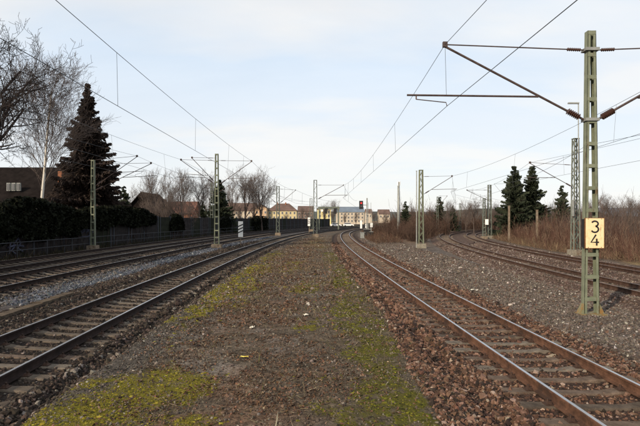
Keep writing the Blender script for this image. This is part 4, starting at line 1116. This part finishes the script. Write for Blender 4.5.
T_big = bare_tree_meshes(15.5, 12, .22, 1.25, 5, (11, 8, 6, 4, 2), lr=(.42, .62), twig=.011, r0=.42, up=.13, wob=.11, mats=('bark_dark', 'twig_dark'))
T_birch = bare_tree_meshes(17.5, 23, .30, .72, 4, (26, 9, 6, 4), lr=(.38, .58), twig=.008, r0=.15, up=.10, droop=.015, mats=('birch', 'twig'), conic=True, wob=.10)
T_a = bare_tree_meshes(12, 31, .16, .62, 5, (10, 6, 5, 3, 2), twig=.009, up=.14)
T_b = bare_tree_meshes(12, 47, .14, .60, 5, (11, 6, 4, 3, 2), twig=.009, up=.14)
T_c = bare_tree_meshes(12, 59, .30, .72, 5, (10, 6, 5, 3, 2), twig=.009, r0=.20, up=.12)
plant_tree('bare_tree', T_big, (-23.0, 33.5, 0), 'big bare tree reaching in over the wall from the left edge', group='bare trees on the left', rz=.6, s=1.02, sz=1.24)
plant_tree('bare_tree', T_big, (-23.0, 19, 0), 'bare tree behind the wall outside the left picture edge', group='bare trees on the left', rz=3.6, s=.9)
plant_tree('birch_tree', T_birch, at(37, 42), 'white trunked birch left of the big dark spruce', rz=1.0)
for x, D, h, t_, rz, lb in ((136, 90, 9.5, T_c, 2, 'bare tree above the dark gabled roof'), (174, 66, 7.0, T_a, 5, 'low twiggy tree right behind the barrier below the rounded bare tree'), (188, 70, 6.5, T_b, 3, 'low twiggy tree behind the barrier left of the far mast'), (158, 64, 6.2, T_b, 4, 'low twiggy tree behind the barrier right of the gabled roof'), (210, 120, 13.5, T_a, 1.5, 'far bare tree behind the green mast with brown footing'),
                       (150, 72, 10.5, T_a, 0, 'bare tree just right of the spruce, above the dark barrier'), (166, 78, 11.3, T_b, 1, 'rounded bare tree above the orange roof'), (182, 80, 11.5, T_a, 2.2, 'bare tree halfway between the spruce and the green mast'),
                       (200, 84, 11.8, T_c, 3.1, 'bare tree just left of the green mast with brown footing'), (232, 104, 13.5, T_b, 4, 'bare tree close right of the green mast with brown footing'),
                       (246, 106, 15.0, T_c, .7, 'tall bare tree with its trunk in front of the beige block'), (262, 108, 15.0, T_c, 2.0, 'tall bare tree in front of the apricot gable'), (254, 116, 14.0, T_a, 5.0, 'bare tree between the two tall ones at the apartment block')):
    plant_tree('bare_tree', t_, at(x, D), lb, group='bare trees on the left', rz=rz, s=h / 12)
for x, D, h, t_, lb in ((333, 190, 8.5, T_a, 'faint bare tree behind the far gantry'), (325, 200, 8.5, T_b, 'faint bare tree above the lemon yellow block')):
    plant_tree('bare_tree', t_, at(x, D), lb, group='faint far trees', s=h / 12 * 1.3)
for x, D, h, t_, lb in ((286, 150, 5.6, T_b, 'low bare tree before the yellow apartment block'), (302, 160, 7.2, T_a, 'low bare tree before the brown apartment block'), (308, 170, 7.0, T_c, 'low bare tree at the right end of the brown block'), (345, 200, 6.4, T_b, 'low bare tree before the slate roofed block'), (356, 190, 6.0, T_a, 'low bare tree just left of the red signal'), (374, 150, 6.0, T_c, 'bare tree right behind the equipment cabinets'), (240, 130, 9.0, T_b, 'low bare tree under the tall trees at the beige block')):
    plant_tree('bare_tree', t_, at(x, D), lb, group='low trees before the town', s=h / 12)
for i, (x, D, h, t_, lb) in enumerate(((448, 100, 7.0, T_a, 'brown bare tree left of the right hand curve'), (466, 108, 8.0, T_b, 'brown bare tree above the right hand curve'), (474, 100, 7.6, T_c, 'brown bare tree just left of the twin masts'),
      (497, 92, 6.0, T_a, 'low bare tree between the twin masts and the conifers'), (548, 85, 6.2, T_b, 'bare tree right of the conifer pair'), (602, 82, 7.2, T_a, 'bare tree just right of the 3 4 mast'), (620, 92, 7.4, T_b, 'bare tree in front of the grey roofed shed'), (638, 84, 7.0, T_c, 'bare tree at the right picture edge'), (588, 96, 7.2, T_c, 'bare tree hidden partly by the 3 4 mast'),
      (595, 70, 6.6, T_b, 'greyish bare tree over the thicket beside the sign mast'), (612, 66, 6.0, T_c, 'greyish bare tree over the thicket, in front of the shed gable'), (630, 70, 6.4, T_a, 'greyish bare tree over the thicket near the right edge'), (646, 76, 6.8, T_b, 'bare tree cut by the right picture edge'), (575, 80, 6.2, T_a, 'bare tree behind the lamp pole mast'), (556, 92, 6.4, T_c, 'bare tree left behind the smaller conifer'),
      (385, 120, 5.5, T_b, 'low bare tree right of the red signal'), (412, 110, 6.0, T_a, 'low bare tree behind the thin pole'), (431, 112, 6.5, T_c, 'low bare tree right of the thin pole'))):
    plant_tree('bare_tree', t_, at(x, D), lb, group='bare trees on the right', rz=i * 1.3, s=h / 12)

def conifer_meshes(h, rad, seed, m='needle', density=1.0, nl=26, drop=.35, base=.04, power=.85, wk=1.0, nbk=9):
    rd = random.Random(seed); tr = Segs(); tr.add((0, 0, 0), (0, 0, h * .5), h * .016, h * .009); tr.add((0, 0, h * .5), (0, 0, h), h * .009, .01)
    V, F = [], []
    for lv in range(nl):
        f = base + (1 - base) * lv / nl; z = h * f; rr = rad * (1 - f) ** power + .12
        nb = max(5, int(nbk * (1 - f * .5)))
        for b in range(nb):
            a = rd.uniform(0, 6.28); L = rr * rd.uniform(.5, 1.12)
            dx, dy = math.cos(a), math.sin(a); z0 = z + rd.uniform(-1.8, 1.8) * h / nl; z0 = min(z0, h * .985)
            tip = Vector((dx * L, dy * L, z0 - L * drop * rd.uniform(.5, 1.3) + .15 * L * (f > .6)))
            tr.add((0, 0, z0), tip, .02, .006)
            ns = max(4, int(L * 7 * density))
            for i in range(ns):
                t = (i + rd.random()) / ns; c = Vector((0, 0, z0)).lerp(tip, t); c.z -= .12 * L * math.sin(t * 3.14)
                wl = (.18 + .32 * (1 - t)) * rr ** .4 * rd.uniform(.6, 1.2) * .9 * wk
                for s in (-1, 1):
                    o = len(V); sd = Vector((-dy * s, dx * s, 0)) * .8 + Vector((dx, dy, 0)) * .6; sd.normalize()
                    e = c + sd * wl + Vector((0, 0, -wl * rd.uniform(.2, 1.2)))
                    wd = Vector((dx, dy, 0)) * .075 * wk + Vector((0, 0, rd.uniform(-.1, .1)))
                    V += [tuple(c - wd), tuple(c + wd), tuple(e + wd * .3), tuple(c.lerp(e, .5) - wd * 1.1 + Vector((0, 0, -.09)))]; F.append((o, o + 1, o + 2, o + 3))
    me_ = bpy.data.meshes.new('crown'); me_.from_pydata(V, [], F); me_.materials.append(M[m]); me_.update()
    return tr.mesh('trunk', M['bark_dark'], 5), me_
S1 = conifer_meshes(17.4, 5.4, 3, 'needle', 2.0, 70, .26, .05, .95, wk=1.25, nbk=13)
S2 = conifer_meshes(11.5, 4.2, 5, 'needle_g', 2.0, 44, .15, .06, .85, wk=1.2, nbk=11)
S3 = conifer_meshes(8.0, 2.3, 8, 'needle_g', 2.0, 30, .2, .04, .75, nbk=10)
plant_tree('spruce_tree', S1, at(88, 52), 'big dark spruce rising behind the ivy wall')
plant_tree('spruce_tree', S3, at(124, 62), 'small dark conifer at the right foot of the big spruce', s=.88)
plant_tree('spruce_tree', S2, at(514.5, 76), 'dark spruce, left one of the pair at the right hand bend', s=.97, rz=1)
plant_tree('spruce_tree', S2, at(532, 78), 'dark spruce, right one of the pair at the right hand bend', s=.99, rz=3)
plant_tree('spruce_tree', S3, at(562, 72), 'smaller dark conifer left of the lamp pole mast', s=.98)
plant_tree('spruce_tree', S3, at(405.5, 92), 'dark green conifer beside the tall grey pole', s=.78, sz=.78)
plant_tree('spruce_tree', S3, at(440, 108), 'dark conifer far behind the bushes at the slender mast', s=.98)
plant_tree('spruce_tree', S3, at(453, 118), 'dark squat conifer far behind the right hand curve', s=.78)
plant_tree('spruce_tree', S2, at(220, 92), 'dark ivy clad conifer right behind the green mast with brown footing', s=.9, rz=2)
plant_tree('spruce_tree', S3, at(203, 96), 'low dark conifer left behind the green mast', s=.8, rz=2)

# shrubs
def shrub_mesh(h, w, n, seed, m, r=.011, side=3):
    rd = random.Random(seed); s = Segs()
    for i in range(n):
        a = rd.uniform(0, 6.28); q = Vector((rd.gauss(0, w * .22), rd.gauss(0, w * .22), 0))
        d = Vector((math.cos(a) * rd.uniform(.05, .6), math.sin(a) * rd.uniform(.05, .6), 1)).normalized(); L = h * rd.uniform(.55, 1.05)
        for k in range(3):
            d = (d + Vector((rd.gauss(0, .16), rd.gauss(0, .16), .05))).normalized(); q2 = q + d * L / 3; s.add(q, q2, r * (1.1 - .25 * k), r * (.85 - .25 * k))
            for _ in range(side):
                dd = (d + Vector((rd.gauss(0, .5), rd.gauss(0, .5), rd.gauss(.1, .3)))).normalized(); e = q.lerp(q2, rd.random()); e2 = e + dd * L * rd.uniform(.1, .3); s.add(e, e2, r * .65, r * .3)
            q = q2
    return s.mesh('stems', M[m], 3)
SH = [shrub_mesh(2.6, 2.4, 90, k, 'twig_brown', .016, 4) for k in range(3)]
spots = [(376, 92, .8), (383, 86, .95), (390, 80, 1.0), (396, 86, 1.15), (402, 74, .95), (408, 68, 1.0), (414, 76, 1.2), (419, 64, .95), (426, 76, 1.2), (433, 84, 1.25), (412, 62, .8), (400, 66, .75), (444, 94, 1.3), (389, 74, .6)]
spots.sort(key=lambda t: t[0])
ORD = ['first', 'second', 'third', 'fourth', 'fifth', 'sixth', 'seventh', 'eighth', 'ninth', 'tenth', 'eleventh', 'twelfth', 'thirteenth', 'fourteenth']
SHL = ['brown leafless shrub, %s from the red signal towards the right hand curve' % o for o in ORD]
for i, (x, D, s) in enumerate(spots):
    p = at(x, D); r_ = empty('bare_shrub', (p[0], D, float(ground_z(p[0], D)) - .05), SHL[i], 'shrub', 'brown shrubs between the tracks', i * 1.1)
    r_.scale = (s, s, s); share(SH[i % 3], 'stems', r_)
# reddish thicket along the right hand tracks: one mass
def thicket(name, k, d0, d1, y0, y1, n, h, m, label, r=.012, seed=1, side=3):
    rd = random.Random(seed); s = Segs(); c = TRK[k][0]; t = tangents(c)
    y = rng.uniform(y0, y1, n); d = rng.uniform(d0, d1, n); ct = np.interp(y, c[:, 1], t[:, 1]); x = np.interp(y, c[:, 1], c[:, 0]) + d / ct
    hh = h * (.25 + 1.15 * vnoise(x, y, 3.0, 17, 3)) * np.exp(rng.normal(0, .28, n)) * (.6 + .4 * sstep(0, 3, d - d0)); z = ground_z(x, y)
    keep = rng.random(n) < .25 + .75 * sstep(.32, .55, vnoise(x, y, 2.0, 27, 3)); hh = np.where(keep, hh, hh * .4)
    for i in range(n):
        q = Vector((x[i], y[i], z[i])); dd = Vector((rd.gauss(0, .22), rd.gauss(0, .22), 1)).normalized(); L = hh[i]; rr = r * (1 + y[i] / 120)
        for kk in range(2):
            dd = (dd + Vector((rd.gauss(0, .12), rd.gauss(0, .12), 0))).normalized(); q2 = q + dd * L / 2; s.add(q, q2, rr * (1 - .3 * kk), rr * (.7 - .35 * kk))
            for _ in range(side):
                e = q.lerp(q2, rd.random()); e2 = e + (dd + Vector((rd.gauss(0, .45), rd.gauss(0, .45), .1))).normalized() * L * rd.uniform(.12, .32); s.add(e, e2, rr * .6, rr * .3)
            q = q2
    o = share(s.mesh(name, M[m], 3), name, None); tag(o, label, kind='stuff')
thicket('thicket', 6, 4.0, 9.5, 20, 75, 4600, 2.1, 'twig_red', 'dense reddish leafless thicket right of the rightmost track', .010, 4)
thicket('thicket', 6, 4.2, 9.0, 20, 75, 1600, 2.4, 'dry', 'pale dead stems standing in the reddish thicket', .008, 14, side=1)
thicket('thicket', 6, 6.5, 24, 55, 112, 3200, 3.1, 'twig_grey', 'brown leafless scrub behind the right hand curve', .014, 5)
thicket('thicket', 6, 10, 26, 30, 60, 1800, 2.4, 'twig_grey', 'brown scrub behind the reddish thicket', .014, 6)
thicket('thicket', 5, -14, -4, 100, 128, 1800, 3.6, 'twig_brown', 'far brown scrub on the outside of the right hand curve', .018, 7)
thicket('thicket', 4, 9, 40, 128, 150, 2000, 4.5, 'twig_brown', 'far brown scrub closing the view behind the curve', .022, 9)

# pale fence posts in the thicket
for x, D, y0_, lb in ((509, 62, 206, 'pale concrete post in front of the conifer pair, left one'), (537, 58, 210, 'pale concrete post in the thicket, right one')):
    p = P(x, y0_, D); r_ = empty('concrete_post', (p.x, D, float(ground_z(p.x, D))), lb, 'post', 'pale posts in the thicket')
    MB().box((p.x, D, (p.z + r_.location.z) / 2), (.2, .2, p.z - r_.location.z)).build('shaft', M['concrete_dirty'], r_); MB().box((p.x, D, p.z), (.24, .24, .06)).build('cap', M['concrete_dirty'], r_)

# ------------------------------------------------------------------ houses and town
def house(name, x0, x1, D, z_eave, z_ridge, depth, wall_m, roof_m, label, rows=(), gable=False, hip=0.0, floors=None, z0=-.3, cols=0, chim=(), cat='house', over=.4, win=(1.1, 1.5)):
    """front wall faces the railway; ridge along x unless gable"""
    cx = (x0 + x1) / 2; w = x1 - x0
    root = empty(name, (cx, D, z0), label, cat)
    b = MB(); b.box((cx, D + depth / 2, (z_eave + z0) / 2), (w, depth, z_eave - z0))
    if gable: b.add([(x0, D, z_eave), (x1, D, z_eave), (cx, D, z_ridge), (x0, D + depth, z_eave), (x1, D + depth, z_eave), (cx, D + depth, z_ridge)], [(0, 1, 2), (5, 4, 3), (0, 2, 5, 3), (1, 4, 5, 2)])
    else: b.add([(x0, D, z_eave), (x0, D + depth, z_eave), (x0, D + depth / 2, z_ridge - .1), (x1, D, z_eave), (x1, D + depth, z_eave), (x1, D + depth / 2, z_ridge - .1)], [(0, 2, 1), (3, 4, 5), (0, 3, 5, 2), (1, 2, 5, 4)]) if not hip else None
    b.build('wall', M[wall_m], root)
    r = MB(); o = over; th = .22
    if gable:
        sl = (z_ridge - z_eave) / (w / 2)
        for s in (-1, 1):
            e = cx + s * (w / 2 + o); ze = z_eave - sl * o
            vs = [(cx, D - o, z_ridge), (e, D - o, ze), (e, D + depth + o, ze), (cx, D + depth + o, z_ridge)]; vs = [(a, b_, c + .02) for a, b_, c in vs] + [(a, b_, c + th) for a, b_, c in vs]
            r.add(vs, [(0, 1, 2, 3), (4, 7, 6, 5), (0, 4, 5, 1), (1, 5, 6, 2), (2, 6, 7, 3), (3, 7, 4, 0)])
    else:
        sl = (z_ridge - z_eave) / (depth / 2)
        for s in (-1, 1):
            e = D + depth / 2 + s * (depth / 2 + o); ze = z_eave - sl * o
            vs = [(x0 - o + hip, D + depth / 2, z_ridge), (x1 + o - hip, D + depth / 2, z_ridge), (x1 + o, e, ze), (x0 - o, e, ze)]; vs = [(a, b_, c + .02) for a, b_, c in vs] + [(a, b_, c + th) for a, b_, c in vs]
            r.add(vs, [(0, 1, 2, 3), (4, 7, 6, 5), (0, 4, 5, 1), (1, 5, 6, 2), (2, 6, 7, 3), (3, 7, 4, 0)])
        if hip:
            for s, xx in ((-1, x0 - o), (1, x1 + o)):
                xr = x0 - o + hip if s < 0 else x1 + o - hip; ze = z_eave - sl * o
                vs = [(xr, D + depth / 2, z_ridge + .1), (xx, D - o, ze + .1), (xx, D + depth + o, ze + .1)]; r.add(vs + [(a, b_, c - .2) for a, b_, c in vs], [(0, 1, 2), (3, 5, 4), (0, 3, 4, 1), (1, 4, 5, 2), (2, 5, 3, 0)])
    rf = r.build('roof', M[roof_m], root)
    for fx, ch, m_ in chim:
        x = x0 + w * fx; MB().box((x, D + depth * .42, z_ridge + ch / 2 - .6), (.75, .6, ch + 1.2)).build('chimney', M[m_], rf)
    fr = MB().box((0, -.03, 0), (win[0] + .25, .08, win[1] + .25)).mesh('window', M['frame']); pn = MB().box((0, -.085, 0), (win[0], .03, win[1])).mesh('pane', M['pane'])
    for z in rows:
        for i in range(cols):
            x = x0 + w * (i + .5) / cols
            f = share(fr, 'window', root, (x - cx, 0, z - z0)); share(pn, 'pane', f)
    return root, rf
# dark house behind the ivy wall, seen through the branches
h1, r1 = house('house', -46, -29.6, 55, 4.6, 8.8, 10, 'darkwall', 'roof_dark', 'dark roofed house behind the ivy wall at the left, seen through branches', (3.1,), cols=5, chim=((.16, 1.1, 'roof_dark'),))
MB().box((-30.3, 57.3, 7.6), (.45, .5, 1.3)).build('chimney', M['brick'], r1)
for x in (10, 15, 20): 
    c = P(x, 187, 56.2); q_ = MB().box((c.x, 56.0, c.z), (.42, .2, .9)).build('roof_window', M['galv'], r1); MB().box((c.x, 55.88, c.z), (.3, .05, .75)).build('pane', M['pane'], q_)
house('house', -33.5, -27.6, 84, 3.9, 7.2, 9, 'roof_dark', 'roof_dark', 'dark gabled house right of the big spruce', (), gable=True, cols=0)
house('house', -34.5, -28.2, 108, 4.2, 6.6, 9, 'brick', 'roof_orange', 'house with orange roof seen between bare trees', (), cols=0)
house('house', -41.5, -35.5, 112, 4.4, 7.6, 9, 'darkwall', 'roof_red', 'red brown gabled house among the bare trees', (3.2,), gable=True, cols=2)
# apartment blocks
A = 285
xa = lambda x: (x - 320) / FPX * A
za = lambda y: CAM_H - (y - HOR) / FPX * A
house('apartment_block', xa(226), xa(255.5), A, za(210.5), za(203), 12, 'beige', 'roof_red', 'beige apartment block with red brown roof behind the tall bare trees', (za(213), za(217.5), za(222)), cols=7, cat='apartment block', win=(.85, 1.2))
house('apartment_block', xa(255.6), xa(268), A - 3, za(209), za(205), 15, 'orange', 'roof_red', 'apricot gabled section standing forward of the apartment row', (za(212.5), za(217), za(221.5)), gable=True, cols=3, cat='apartment block', win=(.85, 1.2))
house('apartment_block', xa(268.1), xa(296.5), A, za(210.5), za(203.5), 12, 'yellow', 'roof_red', 'yellow apartment block with red brown hipped roof', (za(213), za(217.5), za(222)), cols=7, hip=5, cat='apartment block', chim=((.3, .8, 'brick'), (.6, .8, 'brick')), win=(.85, 1.2))
A = 250
house('apartment_block', xa(317.5), xa(331), A, za(209.5), za(208.3), 12, 'lemon', 'roof_red', 'lemon yellow block behind the far gantry', (za(212), za(216), za(220)), cols=3, cat='apartment block', win=(.9, 1.6), over=.15)
A = 330
house('apartment_block', xa(298), xa(313), A, za(211), za(206), 14, 'brownwall', 'roof_red', 'brown apartment block between the yellow blocks', (za(213.5), za(217), za(220.5)), cols=5, cat='apartment block', win=(.9, 1.4))
house('apartment_block', xa(336.5), xa(364), A, za(212), za(206.8), 14, 'beige', 'roof_blue', 'beige apartment block with slate roof left of the red signal', (za(214), za(217.5), za(221)), cols=8, cat='apartment block', win=(.85, 1.2))
A = 420
house('house', xa(366), xa(372), A, za(213), za(209), 12, 'beige', 'roof_red', 'far narrow pale house close right of the red signal', (za(216),), cols=2)
house('house', xa(379), xa(390), A, za(214), za(209.5), 12, 'beige', 'roof_red', 'far pale house above the brown shrubs', (za(216.5),), cols=3)
A = 105
house('shed', xa(610), xa(668), A, za(216), za(208), 12, 'darkwall', 'roof_blue', 'long grey roofed shed at the right picture edge behind the thicket', (), cat='shed', z0=.5)
# parked cars at the far end
def car(x, y, rz, label):
    root = empty('parked_car', (x, y, 0), label, 'car', 'white cars at the far end', rz)
    b = MB(); prof = [(-2.05, .35), (-2.1, .75), (-1.95, .95), (1.1, .98), (1.95, .85), (2.1, .6), (2.05, .35)]
    n = len(prof); vs = [(a, -.85, z) for a, z in prof] + [(a, .85, z) for a, z in prof]
    b.add(vs, [tuple(range(n)), tuple(range(n, 2 * n))[::-1]] + [(i, n + i, n + (i + 1) % n, (i + 1) % n) for i in range(n)]); b.build('body', M['carpaint'], root, local=True)
    MB().box((-.35, 0, 1.22), (2.9, 1.5, .52), top=(2.0, 1.25)).build('cabin', M['pane'], root, local=True); MB().box((-.35, 0, 1.5), (2.05, 1.3, .06)).build('roof', M['carpaint'], root, local=True)
    for sx_ in (-1.3, 1.3):
        for sy in (-.8, .8): MB().tube([(sx_, sy - .1, .32), (sx_, sy + .1, .32)], .32, 12).build('wheel', M['tyre'], root, local=True)
pc = P(337.5, 224, 186); car(pc.x - .6, 186, .1, 'white car parked beyond the far gantry, left one'); car(pc.x + 4.4, 190, .0, 'white car parked beyond the far gantry, right one')

# ------------------------------------------------------------------ litter on the strip
def litter(x, y, m, s, label, seed):
    D = FPX * (CAM_H + .1) / (y - HOR); X = (x - 320) / FPX * D; rd = random.Random(seed); z = float(ground_z(X, D))
    mb = MB(); n = 5
    for i in range(n):
        for j in range(n): mb.v.append((X + (i / 4 - .5) * s[0] + rd.gauss(0, .008), D + (j / 4 - .5) * s[1] + rd.gauss(0, .008), z + .02 + rd.uniform(0, s[2])))
    for i in range(n - 1):
        for j in range(n - 1): mb.f.append((i * n + j, (i + 1) * n + j, (i + 1) * n + j + 1, i * n + j + 1)); mb.m.append(0)
    tag(mb.build('litter', M[m]), label, 'litter', 'litter on the strip')
litter(252, 328, 'paper', (.11, .08, .06), 'crumpled pale wrapper in the middle of the strip', 1)
litter(306, 316, 'paper', (.13, .09, .05), 'white crumpled paper, farther one on the strip', 2)
litter(244, 358, 'yellow_litter', (.16, .05, .02), 'flat yellow scrap on the leaf litter', 3)
litter(474, 286, 'paper', (.3, .2, .06), 'white scrap on the grey gravel beyond the rusty track', 4)
